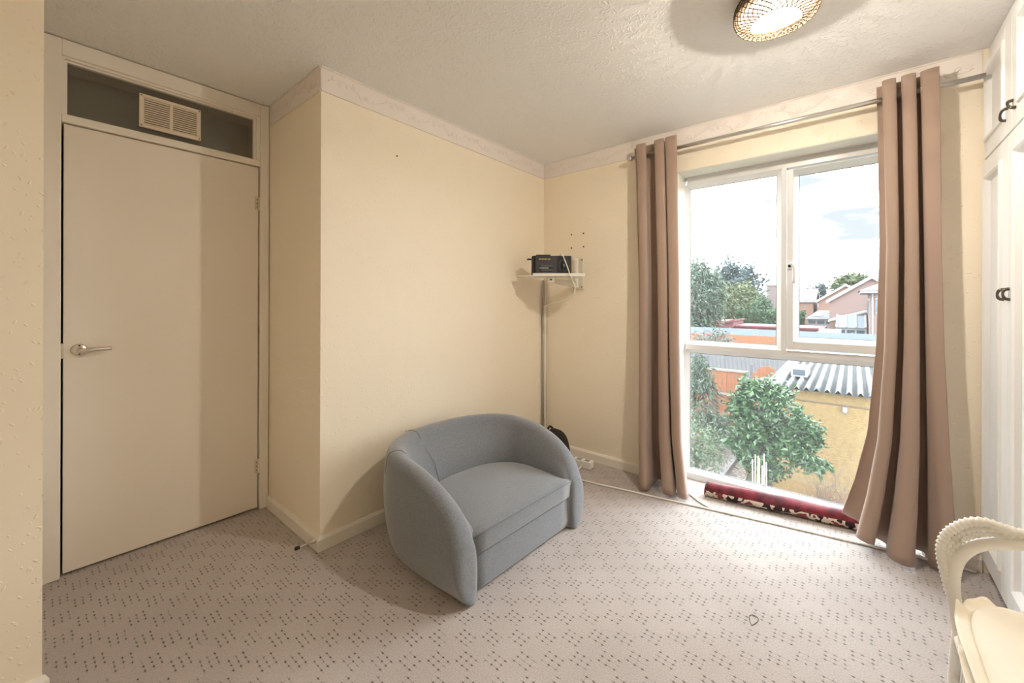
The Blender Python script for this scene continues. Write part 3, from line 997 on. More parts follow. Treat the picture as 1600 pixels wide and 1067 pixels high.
def disc_ring(c, r0_, r1_, n=24, off=0.003):
    b = MB()
    rr = []
    for rad, o_ in ((r0_, 0.0), (r0_, off), (r1_, off), (r1_, 0.0)):
        rr.append([c + e1 * (rad * math.cos(2 * PI * j / n)) + V(0, 0, rad * math.sin(2 * PI * j / n)) - e2 * o_ for j in range(n)])
    b.loft(rr, cap=False)
    return b
disc_ring(spk, 0.036, 0.042).build('speaker_ring', 'charcoal_plastic', rd)
MB().lathe([(0, 0), (0.012, 0.0), (0.009, 0.006), (0.0, 0.008)], tuple(spk - e2 * 0.004 - V(0, 0, 0.0)), 16, 'y').build('speaker_dome', 'grey_plastic', rd, smooth=True)
hl = P0 - e1 * 0.012 + e2 * 0.07 + V(0, 0, rz0 + 0.115)
MB().tube(bez([hl + e1 * 0.004, hl - e1 * 0.018 + V(0, 0, 0.002), hl - e1 * 0.026 + V(0, 0, -0.001), hl - e1 * 0.024 - e2 * 0.02 + V(0, 0, 0.0)], 4), 0.006, 8).build('carry_knob', 'black_plastic', rd, smooth=True)

# conduit pole in the corner
pl = thing('conduit_pole', 'thin grey cable conduit pole standing in the corner under the shelf', 'pole', (-0.028, -0.026, 0))
MB().lathe([(0.009, 0.0), (0.009, 1.385)], (-0.036, -0.022, 0), 12, cap=True).build('tube', 'pole_grey', pl, smooth=True)
MB().lathe([(0.0065, 0.0), (0.0065, 1.385)], (-0.019, -0.032, 0), 10, cap=True).build('trunking', 'gloss_paint', pl, smooth=True)
# white lead from the radio looping back to the pole
w1 = P0 + e1 * 0.19 + e2 * 0.06 + V(0, 0, rz0 + 0.143)
wp = bez([w1, w1 + e1 * 0.015 - e2 * 0.035 + V(0, 0, 0.008), P0 + e1 * 0.232 - e2 * 0.018 + V(0, 0, 1.475), P0 + e1 * 0.262 - e2 * 0.024 + V(0, 0, 1.39), P0 + e1 * 0.292 - e2 * 0.01 + V(0, 0, 1.32),
          P0 + e1 * 0.285 + e2 * 0.02 + V(0, 0, 1.255), P0 + e1 * 0.22 + e2 * 0.14 + V(0, 0, 1.215), V(-0.16, -0.16, 1.185), V(-0.052, -0.044, 1.165), V(-0.037, -0.034, 1.145), V(-0.036, -0.036, 0.9), V(-0.036, -0.037, 0.35), V(-0.05, -0.06, 0.02)], 8)
tag(MB().tube(wp, 0.0036, 7).build('radio_lead', 'white_flex', smooth=True, origin=wp[0]), 'white lead looping from the black radio back to the corner pole', 'cable')

# things behind the sofa
bg_ = thing('black_bag', 'black cloth bag slumped in the corner behind the sofa', 'bag', (-0.30, -0.34, 0))
bb = []
for s_, z in ((0.7, 0.002), (0.98, 0.03), (1.0, 0.10), (0.9, 0.18), (0.76, 0.235), (0.5, 0.268), (0.2, 0.28)):
    bb.append([V(-0.32 + s_ * 0.13 * math.cos(2 * PI * j / 20) * (1 + 0.08 * math.sin(5 * j)), -0.33 + s_ * 0.11 * math.sin(2 * PI * j / 20) * (1 + 0.06 * math.cos(3 * j)), z * (1.0 + 0.04 * math.cos(2 * PI * j / 20 - 1))) for j in range(20)])
MB().loft(bb).build('bag_body', 'black_cloth', bg_, smooth=True, sub=1)
MB().tube(bez([V(-0.40, -0.30, 0.215), V(-0.42, -0.32, 0.27), V(-0.36, -0.30, 0.30), V(-0.30, -0.28, 0.295), V(-0.27, -0.30, 0.255)], 6), 0.008, 6).build('bag_strap', 'black_cloth', bg_, smooth=True)
sk = thing('extension_socket', 'white extension socket block on the floor behind the sofa', 'socket', (-0.150, -0.435, 0))
MB().obox((-0.150, -0.435, 0.027), (0.030, 0.004, 0), (-0.012, 0.10, 0), (0, 0, 0.026)).build('socket_body', 'white_flex', sk, bevel=0.005)
for k in (-0.06, 0.0, 0.06):
    MB().obox((-0.150 - 0.12 * k, -0.435 + k, 0.0535), (0.017, 0.002, 0), (-0.002, 0.017, 0), (0, 0, 0.001)).build('outlet', 'grey_plastic', sk)

# cable across the floor along the window wall
cp = bez([V(-0.186, -0.47, 0.02), V(-0.29, -0.485, 0.006), V(-0.358, -0.53, 0.006), V(-0.345, -0.68, 0.006), V(-0.303, -0.876, 0.006), V(-0.262, -1.10, 0.006), V(-0.218, -1.311, 0.006), V(-0.145, -1.68, 0.006), V(-0.078, -2.051, 0.006), V(-0.046, -2.226, 0.006), V(-0.035, -2.40, 0.006)], 8)
tag(MB().tube(cp, 0.0055, 8).build('floor_cable', 'white_flex', smooth=True, origin=(-0.218, -1.311, 0)), 'white cable lying along the carpet in front of the window', 'cable')
cp2 = bez([V(-0.06, -1.17, 0.004), V(-0.10, -1.20, 0.004), V(-0.16, -1.27, 0.004), V(-0.20, -1.36, 0.004), V(-0.196, -1.46, 0.004)], 8)
tag(MB().tube(cp2, 0.0035, 6).build('thin_cable', 'grey_flex', smooth=True, origin=(-0.14, -1.30, 0)), 'thin grey wire emerging from under the curtain hem on the carpet', 'cable')
# hair tie on the carpet
tag(MB().tube([V(-0.99 + 0.030 * math.cos(a), -1.689 + 0.013 * math.sin(a) + 0.004 * math.sin(2 * a), 0.002) for a in [2 * PI * k / 32 for k in range(33)]], 0.0012, 5).build('wire_loop', 'charcoal_plastic', smooth=True, origin=(-0.99, -1.689, 0)),
    'small dark wire loop lying on the pale carpet', 'wire')

# ------------------------------------------------------------------ curtains and rod
RX, RZ = -0.088, 2.198
rod = thing('curtain_rod', 'long brushed metal curtain rod above the window', 'curtain rod', (RX, -1.6, RZ))
MB().tube([(RX, -0.80, RZ), (RX, -2.415, RZ)], 0.0115, 14).build('tube', 'rod_metal', rod, smooth=True)
MB().lathe([(0, 0.0), (0.017, 0.0), (0.018, 0.02), (0.014, 0.028), (0, 0.030)], (RX, -0.805, RZ), 14, 'y').build('finial', 'rod_metal', rod, smooth=True)
for y in (-0.85,):
    MB().box(-0.001, -0.012, y - 0.02, y + 0.02, RZ - 0.035, RZ + 0.035).tube([(-0.01, y, RZ - 0.018), (RX, y, RZ - 0.018)], 0.006, 8).build('rod_bracket', 'rod_metal', rod)

def curtain(name, label, rows, n, phase, top, seed, nu=150, nv=60):
    """rows: (z, y_start, y_end, x_centre, amplitude); folds run down the cloth"""
    rnd = random.Random(seed)
    ph = [rnd.uniform(-0.5, 0.5) for _ in range(8)]
    c = thing(name, label, 'curtain', (RX, (rows[0][1] + rows[0][2]) / 2, 0.02))
    rows = sorted(rows, key=lambda r: -r[0])
    def interp(z):
        for a, b in zip(rows, rows[1:]):
            if z >= b[0]:
                t = (a[0] - z) / (a[0] - b[0])
                t = t * t * (3 - 2 * t) if False else t
                return [a[k] + (b[k] - a[k]) * t for k in range(1, 5)]
        return list(rows[-1][1:])
    z0, z1 = rows[0][0], rows[-1][0]
    grid = []
    for j in range(nv + 1):
        v = j / nv
        line = []
        for i in range(nu + 1):
            u = i / nu
            zz = z0 + (z1 - z0) * v
            if callable(top):
                zz += top(u, v)
            ya, yb, xc, am = interp(z0 + (z1 - z0) * v)
            k = 1 - 0.0
            drift = v * (0.55 * math.sin(2 * PI * u * 1.3 + ph[0] * 6) + 0.3 * math.sin(2 * PI * u * 2.3 + ph[1] * 6))
            uw = u + 0.045 * math.sin(2 * PI * u + ph[4] * 6) + 0.03 * math.sin(4 * PI * u + ph[5] * 6)
            a = 2 * PI * n * uw + phase + drift
            amp = am * (1 + 0.28 * v * math.sin(2 * PI * (1.1 * u) + ph[2] * 6)) 
            s = math.sin(a)
            x = xc + amp * math.copysign(abs(s) ** 0.75, s)
            y = ya + (yb - ya) * u + abs(yb - ya) / n * 0.20 * math.sin(2 * a) * (1 - 0.3 * v)
            # small creases
            x += 0.006 * v * math.sin(17 * u + 5 * v + ph[3] * 9) + 0.004 * math.sin(31 * u - 7 * v) * v
            line.append(V(min(x, -0.004 if not -2.2 < y < -1.09 else 0.12), y, zz))
        grid.append(line)
    MB().loft(grid, cap=False, closed=False).build('cloth', 'curtain_cloth', c, smooth=True, solid=0.003)
    # stitched hem band
    k0 = int(nv * 0.972)
    # eyelet rings where the cloth crosses the rod
    tops = grid[max(0, int(round((z0 - RZ) / (z0 - z1) * nv)))]
    for i in range(nu):
        a, b = tops[i], tops[i + 1]
        if (a.x - RX) * (b.x - RX) < 0:
            t = (RX - a.x) / (b.x - a.x)
            yc = a.y + (b.y - a.y) * t
            rg = MB()
            tdir = (b - a); tdir.z = 0; tdir.normalize()
            pts = [V(RX, yc, RZ) + tdir * (0.021 * math.cos(q)) + V(0, 0, 0.021 * math.sin(q)) for q in [2 * PI * m_ / 20 for m_ in range(21)]]
            rg.tube(pts, 0.0045, 6).build('eyelet', 'rod_metal', c, smooth=True)
    return c
curtain('curtain', 'brown eyelet curtain gathered beside the bare wall corner', [
    (2.272, -0.825, -1.095, RX, 0.030), (2.15, -0.835, -1.098, RX, 0.034), (1.4, -0.862, -1.122, -0.10, 0.045), (0.9, -0.872, -1.135, -0.12, 0.055),
    (0.35, -0.878, -1.160, -0.135, 0.075), (0.02, -0.895, -1.205, -0.145, 0.095)], 2.75, 0.9, lambda u, v: 0.0, 3)
def hem2(u, v):
    # leading edge rides up on the rolled rug
    return 0.10 * max(0, 1 - u / 0.34) ** 1.2 * max(0, (v - 0.75) / 0.25)
curtain('curtain', 'brown eyelet curtain hanging beside the white wardrobe', [
    (2.276, -2.070, -2.262, RX, 0.034), (2.1, -2.075, -2.265, RX, 0.038), (1.5, -2.085, -2.272, -0.09, 0.048), (1.0, -2.075, -2.282, -0.095, 0.055),
    (0.55, -2.045, -2.298, -0.10, 0.065), (0.25, -2.000, -2.312, -0.10, 0.075), (0.02, -1.952, -2.325, -0.10, 0.085)], 2.6, 2.2, hem2, 8)

# ------------------------------------------------------------------ rolled rug as draught stopper
rl = thing('rolled_rug', 'rolled red patterned rug laid as a draught stopper under the window', 'rug', (0.0, -1.62, 0))
rnd = random.Random(2)
def roll_ring(t, r_, lump=1.0):
    p = V(-0.030 + 0.125 * t, -1.262 - 0.80 * t, 0)
    ring = []
    for j in range(22):
        a = 2 * PI * j / 22
        k = 1 + 0.05 * lump * math.sin(3 * a + 9 * t) + 0.03 * lump * math.sin(23 * t + a)
        ring.append(p + V(math.cos(a) * r_ * k * 1.0, 0.14 * math.cos(a) * r_, 0.004 + r_ * 0.93 * (1 + math.sin(a) * k)))
    return ring
rr = [roll_ring(0.0, 0.012), roll_ring(0.004, 0.030), roll_ring(0.012, 0.041)] + [roll_ring(0.02 + 0.96 * k / 40, 0.0455) for k in range(41)] + [roll_ring(0.99, 0.038), roll_ring(1.0, 0.012)]
MB().loft(rr).build('red_pile_roll', 'red_pile', rl, smooth=True)
lin = []
for k in range(41):
    t = 0.012 + 0.97 * k / 40
    ring = roll_ring(t, 0.0475)
    seg_ = [ring[j] for j in range(11, 18)]
    lin.append(seg_)
b = MB().loft(lin, cap=False, closed=False)
b.build('patterned_backing', 'rug_back', rl, smooth=True, solid=-0.002)

# ------------------------------------------------------------------ ceiling lamp
LC = V(-0.985, -1.755, 0)
lp = thing('ceiling_lamp', 'round cut glass ceiling lamp glowing warm yellow', 'lamp', (LC.x, LC.y, H))
MB().lathe([(0.0, H), (0.108, H), (0.118, H - 0.010), (0.124, H - 0.067), (0.121, H - 0.067), (0.104, H - 0.008), (0.0, H - 0.008)], (LC.x, LC.y, 0), 28).build('baffle_plate', 'dark_pan', lp, smooth=True)  # rim deepened to keep bulb light off the ceiling
MB().lathe([(0.1215, H - 0.011), (0.1275, H - 0.066), (0.1262, H - 0.066), (0.1202, H - 0.011)], (LC.x, LC.y, 0), 32, cap=False).build('pale_sleeve', 'vent_plastic', lp, smooth=True)  # pale ring added so the glass side reads lit over the dark pan
prof = [(0.116, H - 0.012), (0.132, H - 0.030), (0.136, H - 0.055), (0.133, H - 0.080), (0.120, H - 0.096), (0.092, H - 0.104), (0.05, H - 0.108), (0.0, H - 0.109)]
fine = bez([V(r, 0, z) for r, z in prof], 5)
NS = 72
sh_ = MB()
rings = []
for i, p in enumerate(fine):
    rings.append([V(LC.x + (p.x + 0.0016 * (1 if (i + j) % 2 else -1)) * math.cos(2 * PI * j / NS), LC.y + (p.x + 0.0016 * (1 if (i + j) % 2 else -1)) * math.sin(2 * PI * j / NS), p.z + 0.0014 * (1 if (i + j) % 2 else -1)) for j in range(NS)])
sh_.loft(rings[:-1], cap=False)
MATS['cut_glass_'] = MATS['cut_glass']
sho = sh_.build('shade', 'cut_glass', lp, smooth=False)
# raised lattice of the cut glass
lat = MB()
def shade_pt(s, ang):
    k = min(int(s * (len(fine) - 1)), len(fine) - 2)
    q = s * (len(fine) - 1) - k
    p = fine[k].lerp(fine[k + 1], q)
    return V(LC.x + (p.x + 0.001) * math.cos(ang), LC.y + (p.x + 0.001) * math.sin(ang), p.z - 0.001)
for k in range(36):
    for sg in (-1, 1):
        a0 = 2 * PI * k / 36
        lat.tube([shade_pt(0.06 + 0.70 * i / 22, a0 + sg * 0.9 * i / 22) for i in range(23)], 0.0018, 4, cap=False)
lat.build('cut_lattice', 'cut_lattice', sho)
MB().lathe([(0.0, -0.018), (0.010, -0.015), (0.017, -0.006), (0.018, 0.002), (0.015, 0.011), (0.010, 0.018), (0.009, 0.071)], (LC.x, LC.y, H - 0.080), 16).build('bulb', 'bulb_glow', lp, smooth=True)
ld = bpy.data.lights.new('bulb_light', 'POINT')
ld.energy = LAMP_POWER
ld.color = (1.0, 0.95, 0.87)
ld.shadow_soft_size = 0.022      # just outside the bulb's glass
lo = bpy.data.objects.new('bulb_light', ld)
col.objects.link(lo)
lo.parent = lp
lo.location = (0.0, 0.0, -0.080)

# ------------------------------------------------------------------ wicker armchair with two cushions
wc = thing('wicker_armchair', 'white wicker armchair with rounded woven arms in front of the wardrobe', 'armchair', (-1.47, -2.41, 0))
def wrapped(pts, r, pitch=0.007, seg=10, depth=0.09, twist=0):
    """cane tube wound with flat strips: the radius ripples along its length"""
    P = [Vector(p) for p in pts]
    L = [0.0]
    for a, b in zip(P, P[1:]):
        L.append(L[-1] + (b - a).length)
    n = max(8, int(L[-1] / pitch * 3))
    out = []
    k = 0
    for i in range(n + 1):
        d = L[-1] * i / n
        while k < len(L) - 2 and L[k + 1] < d:
            k += 1
        t = (d - L[k]) / max(1e-9, L[k + 1] - L[k])
        out.append((P[k].lerp(P[k + 1], t), r * (1 + depth * (1, -0.2, -1)[i % 3])))
    return [o_[0] for o_ in out], [o_[1] for o_ in out]
CXR, CXL = -1.12, -1.82       # side planes of the chair
YF, YB, ZS = -2.205, -2.62, 0.292
# arm outline in the side plane: inner tube and outer roll, (y, z)
def side_yz(px, py):
    d = fw + rt * (px - 800) / FPX - up * (py - 533.5 - SY) / FPX
    t = (CXR - CAM.x) / d.x
    return (CAM.y + d.y * t, CAM.z + d.z * t)
INNER = [side_yz(*p) for p in ((1502, 1000), (1492, 945), (1489, 908), (1494, 880), (1508, 862), (1530, 852), (1560, 849), (1600, 851))] + [(-2.40, 0.60), (-2.52, 0.625), (YB, 0.66)]
OUTER = [side_yz(*p) for p in ((1502, 1000), (1490, 945), (1480, 908), (1471, 868), (1474, 842), (1496, 822), (1535, 815), (1600, 834))] + [(-2.42, 0.64), (-2.53, 0.665), (YB - 0.01, 0.70)]
def arm_line(x, t):
    return bez([V(x, a[0] + (b[0] - a[0]) * t, a[1] + (b[1] - a[1]) * t) for a, b in zip(INNER, OUTER)], 8)
for x in (CXR, CXL):
    p_, r_ = wrapped(arm_line(x, 0.0), 0.0150, 0.010, 10, 0.03)
    am_ = MB().tube(p_, r_, 10).build('arm', 'wicker_white', wc, smooth=True)
    p_, r_ = wrapped(arm_line(x, 0.42), 0.0062, 0.012, 8, 0.34)
    MB().tube(p_, r_, 8).build('braid', 'wicker_white', am_, smooth=True)
    p_, r_ = wrapped(arm_line(x, 0.66), 0.0062, 0.012, 8, 0.34)
    MB().tube(p_, r_, 8).build('braid', 'wicker_white', am_, smooth=True)
    p_, r_ = wrapped(arm_line(x, 1.0), 0.0112, 0.0115, 10, 0.16)
    MB().tube(p_, r_, 10).build('outer_roll', 'wicker_white', am_, smooth=True)
    for y0 in (YF, YB):
        top_ = 0.33 if y0 > -2.3 else 0.68
        p_, r_ = wrapped([V(x, y0 + 0.012 * (1 if y0 > -2.3 else -1), 0.0), V(x, y0 + 0.008, 0.2), V(x, y0, top_)], 0.0165, 0.011, 10, 0.035)
        MB().tube(p_, r_, 10).build('leg', 'wicker_white', wc, smooth=True)
for a, b in (((CXR, YF), (CXL, YF)), ((CXR, YB), (CXL, YB)), ((CXR, YF), (CXR, YB)), ((CXL, YF), (CXL, YB))):
    p_, r_ = wrapped([V(a[0], a[1], ZS), V(b[0], b[1], ZS)], 0.015, 0.011, 10, 0.04)
    MB().tube(p_, r_, 10).build('seat_rail', 'wicker_white', wc, smooth=True)
    p_, r_ = wrapped([V(a[0], a[1], 0.14), V(b[0], b[1], 0.14)], 0.010, 0.011, 8, 0.04)
    MB().tube(p_, r_, 8).build('stretcher', 'wicker_white', wc, smooth=True)
ss = MB()
for k in range(34):
    x = CXL + (CXR - CXL) * (k + 0.5) / 34
    ss.tube([V(x, YF - 0.008, ZS + 0.014 + 0.003 * (k % 2)), V(x, -2.61, ZS + 0.014 + 0.003 * (k % 2))], 0.006, 6)
ss.build('woven_seat', 'wicker_white', wc, smooth=True)
for xs in (CXR, CXL):         # open lacing below the side rails
    lc = MB()
    for k in range(16):
        y = YF - 0.015 - k * 0.027
        lc.tube([V(xs, y, ZS - 0.012), V(xs + 0.004, y - 0.027, 0.16)], 0.004, 5).tube([V(xs, y - 0.027, ZS - 0.012), V(xs - 0.004, y, 0.16)], 0.004, 5)
    lc.build('side_lacing', 'wicker_white', wc, smooth=True)
lc = MB()
for k in range(25):
    x = CXR - k * 0.027
    lc.tube([V(x, YF, ZS - 0.012), V(x - 0.027, YF - 0.004, 0.16)], 0.004, 5).tube([V(x - 0.027, YF, ZS - 0.012), V(x, YF + 0.004, 0.16)], 0.004, 5)
lc.build('front_lacing', 'wicker_white', wc, smooth=True)
bk = bez([V(CXR, YB, 0.66), V(CXR + 0.0, -2.645, 0.82), V(-1.24, -2.66, 0.95), V(-1.47, -2.665, 0.99), V(-1.70, -2.66, 0.95), V(CXL, -2.645, 0.82), V(CXL, YB, 0.66)], 10)
p_, r_ = wrapped(bk, 0.019, 0.010, 10, 0.04)
MB().tube(p_, r_, 10).build('back_hoop', 'wicker_white', wc, smooth=True)
bs = MB()
for k in range(17):
    x = CXL + (CXR - CXL) * (k + 1) / 18
    zt = 0.99 - 0.29 * abs((x + 1.47) / 0.35) ** 3
    bs.tube([V(x, YB, ZS + 0.01), V(x, -2.645, 0.68), V(x, -2.663, zt)], 0.005, 6)
for z in [0.42 + 0.045 * i for i in range(10)]:
    bs.tube([V(CXL, -2.625 - 0.03 * (z - ZS), z), V(CXR, -2.625 - 0.03 * (z - ZS), z)], 0.005, 6)
bs.build('woven_back', 'wicker_white', wc, smooth=True)

def cushion(name, label, x0, x1, y0, y1, z0, th, seed, frill=0.045):
    rnd = random.Random(seed)
    cx, cy = (x0 + x1) / 2, (y0 + y1) / 2
    hx_, hy_ = (x1 - x0) / 2, (y1 - y0) / 2
    c = thing(name, label, 'cushion', (cx, cy, z0))
    n = 64
    def outl(s, k):
        a = 2 * PI * k / n
        ca, sa_ = math.cos(a), math.sin(a)
        e = 0.42
        return V(cx + s * hx_ * math.copysign(abs(ca) ** e, ca), cy + s * hy_ * math.copysign(abs(sa_) ** e, sa_), 0)
    zm = z0 + th * 0.5
    rg = []
    ph = [rnd.uniform(0, 6.28) for _ in range(4)]
    for s, zz in ((0.02, -0.5), (0.55, -0.5), (0.85, -0.44), (0.965, -0.2), (0.985, 0.0), (0.96, 0.2), (0.86, 0.40), (0.6, 0.52), (0.3, 0.56), (0.02, 0.57)):
        ring = []
        for k in range(n):
            p = outl(s, k)
            dent = 1 - 0.10 * (0.5 + 0.5 * math.sin(5 * 2 * PI * k / n + ph[0])) * (s > 0.5) - 0.05 * math.sin(9 * 2 * PI * k / n + ph[1]) * (s > 0.8)
            ring.append(p + V(0, 0, zm + zz * th * dent))
        rg.append(ring)
    MB().loft(rg).build('pad', 'cushion_cream', c, smooth=True, sub=1)
    # gathered flange
    fl = []
    N = 4 * n
    for s_ in range(5):
        t = s_ / 4
        ring = []
        for k in range(N):
            a = 2 * PI * k / N
            ca, sa_ = math.cos(a), math.sin(a)
            e = 0.42
            ox = math.copysign(abs(ca) ** e, ca); oy = math.copysign(abs(sa_) ** e, sa_)
            wv = math.sin(11 * a + ph[2]) + 0.6 * math.sin(19 * a + ph[3])
            ring.append(V(cx + ox * (hx_ * 0.975 + frill * t), cy + oy * (hy_ * 0.975 + frill * t), zm + t * 0.011 * wv + (t ** 2) * 0.004))
        fl.append(ring)
    MB().loft(fl, cap=False).build('frill', 'cushion_cream', c, smooth=True, solid=0.002)
    return c
cushion('seat_cushion', 'flat cream cushion lying directly on the wicker chair seat', -1.785, -1.155, -2.58, -2.195, 0.3155, 0.062, 1, 0.026)
cushion('plump_cushion', 'plump cream cushion lying on top of another cushion on the wicker chair', -1.78, -1.16, -2.585, -2.19, 0.381, 0.088, 4, 0.026)

# ================================================================== outside, seen from the upper floor
G = -2.65
_mat = mat
def mat(name, color, *a, **k):      # outdoor colours darkened to offset the strong daylight exposure
    if k.get('color2'):
        k['color2'] = tuple(c * 0.50 for c in k['color2'])
    return _mat(name, tuple(c * 0.50 for c in color), *a, **k)
mat('lawn_soil', (0.11, 0.105, 0.06), 0.95, color2=(0.05, 0.065, 0.03), vscale=1.2)
mat('pale_gravel', (0.36, 0.31, 0.26), 0.95, color2=(0.12, 0.10, 0.085), vscale=22, bump=0.8, bscale=30, bdist=0.03)
mat('yellow_render', (0.40, 0.27, 0.115), 0.9, color2=(0.34, 0.225, 0.09), vscale=14, bump=0.8, bscale=45, bdist=0.02)
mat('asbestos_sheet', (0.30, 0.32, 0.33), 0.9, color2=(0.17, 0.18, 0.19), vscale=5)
mat('orange_timber', (0.42, 0.155, 0.065), 0.8, color2=(0.34, 0.12, 0.05), vscale=3, stretch=(6, 6, 0.6))
mat('grey_timber', (0.27, 0.27, 0.28), 0.9, color2=(0.17, 0.17, 0.18), vscale=4, stretch=(8, 8, 0.5))
mat('pale_blue_panel', (0.235, 0.285, 0.33), 0.8)
mat('pale_timber', (0.36, 0.32, 0.28), 0.85)
mat('red_paint', (0.26, 0.085, 0.09), 0.8)
mat('white_board', (0.42, 0.42, 0.43), 0.6)
mat('slate', (0.20, 0.195, 0.20), 0.85, color2=(0.14, 0.135, 0.14), vscale=2.5)
mat('dark_glass', (0.10, 0.13, 0.15), 0.15)
mat('bark', (0.15, 0.12, 0.10), 0.95)
mat('dry_stalk', (0.38, 0.32, 0.22), 0.9)
mat('twig', (0.24, 0.17, 0.13), 0.9)
mat('cane', (0.50, 0.46, 0.30), 0.7)
mat('concrete', (0.26, 0.25, 0.24), 0.95)
mat('leaf_camellia', (0.085, 0.175, 0.055), 0.35, color2=(0.03, 0.085, 0.035), vscale=9)
mat('leaf_conifer', (0.13, 0.19, 0.12), 0.8, color2=(0.06, 0.10, 0.075), vscale=5)
mat('leaf_blue', (0.11, 0.155, 0.15), 0.8, color2=(0.07, 0.10, 0.11), vscale=0.7)
mat('leaf_light', (0.20, 0.23, 0.10), 0.8, color2=(0.11, 0.155, 0.075), vscale=0.9)
mat('leaf_hedge', (0.09, 0.17, 0.07), 0.8, color2=(0.05, 0.11, 0.06), vscale=0.8)
mat('leaf_weed', (0.17, 0.24, 0.12), 0.8, color2=(0.09, 0.15, 0.08), vscale=6)
mat('leaf_silver', (0.24, 0.26, 0.22), 0.8, color2=(0.09, 0.12, 0.10), vscale=4)
brick_mat('brick_pink', (0.150, 0.084, 0.071), (0.116, 0.061, 0.053), tuple(c * 0.50 for c in (0.36, 0.29, 0.26)))
brick_mat('brick_orange', (0.150, 0.071, 0.045), (0.124, 0.055, 0.038), tuple(c * 0.50 for c in (0.34, 0.25, 0.20)))
brick_mat('brick_mauve', (0.124, 0.086, 0.084), (0.101, 0.069, 0.069), tuple(c * 0.50 for c in (0.30, 0.25, 0.25)))

m_ = MATS['asbestos_sheet']          # valleys painted darker, standing in for shade between the ridges
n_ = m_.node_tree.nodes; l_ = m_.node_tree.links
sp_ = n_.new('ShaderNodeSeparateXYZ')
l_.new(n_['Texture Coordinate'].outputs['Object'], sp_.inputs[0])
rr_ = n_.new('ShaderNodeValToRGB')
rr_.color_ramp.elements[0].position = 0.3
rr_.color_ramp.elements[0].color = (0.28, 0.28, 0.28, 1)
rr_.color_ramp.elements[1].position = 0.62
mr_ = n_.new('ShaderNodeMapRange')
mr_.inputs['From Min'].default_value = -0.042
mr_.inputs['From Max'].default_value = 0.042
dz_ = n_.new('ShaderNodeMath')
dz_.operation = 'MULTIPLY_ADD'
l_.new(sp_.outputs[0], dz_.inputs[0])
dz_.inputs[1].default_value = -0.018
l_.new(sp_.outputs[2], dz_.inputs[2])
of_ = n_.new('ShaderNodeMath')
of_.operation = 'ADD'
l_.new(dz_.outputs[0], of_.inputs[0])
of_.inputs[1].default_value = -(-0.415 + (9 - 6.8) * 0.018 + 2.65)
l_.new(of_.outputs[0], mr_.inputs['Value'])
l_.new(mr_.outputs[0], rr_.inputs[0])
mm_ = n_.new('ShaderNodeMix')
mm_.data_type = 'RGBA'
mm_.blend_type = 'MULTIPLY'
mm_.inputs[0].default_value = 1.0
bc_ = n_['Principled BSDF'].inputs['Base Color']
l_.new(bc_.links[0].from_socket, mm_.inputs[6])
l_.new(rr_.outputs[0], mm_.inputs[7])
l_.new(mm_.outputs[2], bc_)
tag(MB().box(0.6, 260, -160, 160, G - 0.5, G).build('ground', 'lawn_soil'), kind=S)
gp = [(4.5, -0.4), (4.5, 2.6), (10.9, 3.6), (10.9, 0.2), (6.75, -0.25)]
tag(MB().loft([[V(x, y, G + 0.0) for x, y in gp], [V(x, y, G + 0.03) for x, y in gp]]).build('gravel_yard', 'pale_gravel'), kind=S)

# --- garage with corrugated roof
ga = thing('garage', 'yellow rendered garage with grey corrugated roof below the window', 'garage', (9, -2.6, G))
gx, gy = 6.8, -0.715
MB().box(gx, 11.2, gy - 0.02, -5.2, G, -0.47).build('rendered_wall', 'yellow_render', ga)
def roof_z(x):
    return -0.415 + (x - gx) * 0.018
rg = []
NY = 300
for xx in (gx - 0.16, 8.4, 9.9, 11.35):
    row = []
    for j in range(NY + 1):
        y = gy - 0.16 - (5.2 - 0.75) * j / NY
        row.append(V(xx, y, roof_z(xx) + 0.042 * math.sin(2 * PI * (y - gy) / 0.155)))
    rg.append(row)
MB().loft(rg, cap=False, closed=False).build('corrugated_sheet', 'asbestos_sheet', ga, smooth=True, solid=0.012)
MB().loft([[V(xx, y, roof_z(xx) + dz) for y, dz in ((gy + 0.05, -0.08), (gy - 0.17, -0.08), (gy - 0.17, 0.05), (gy + 0.05, 0.05))] for xx in (gx - 0.16, 11.35)]).build('verge_board', 'white_board', ga)
tw_ = MB().tube([(gx - 0.012, -0.95, -0.665), (gx - 0.012, -5.0, -0.665)], 0.012, 6).build('wall_cable', 'screw_dark', ga)
bl = thing('bulkhead_light', 'small white outdoor lamp under the cable on the yellow garage wall', 'lamp', (gx - 0.03, -1.855, -0.78))
MB().box(gx - 0.001, gx - 0.03, -1.82, -1.89, -0.72, -0.69).build('lamp_base', 'white_board', bl)
MB().lathe([(0.02, -0.69), (0.035, -0.73), (0.04, -0.76), (0.03, -0.79), (0.0, -0.80)], (gx - 0.05, -1.855, 0), 12).build('lamp_globe', 'white_board', bl, smooth=True)
rv_ = thing('roof_vent', 'white framed box vent with a small pane on the corrugated roof', 'roof vent', (7.9, -1.0, roof_z(7.9) + 0.03))
vxx, vyy = 7.75, -0.96
MB().loft([[V(vxx, vyy + 0.01, roof_z(vxx) + 0.03), V(vxx, vyy - 0.27, roof_z(vxx) + 0.03), V(vxx, vyy - 0.27, roof_z(vxx) + 0.22), V(vxx, vyy + 0.01, roof_z(vxx) + 0.22)],
           [V(vxx + 0.75, vyy + 0.01, roof_z(vxx) + 0.04), V(vxx + 0.75, vyy - 0.27, roof_z(vxx) + 0.04), V(vxx + 0.75, vyy - 0.27, roof_z(vxx) + 0.20), V(vxx + 0.75, vyy + 0.01, roof_z(vxx) + 0.20)]]).build('vent_box', 'white_board', rv_)
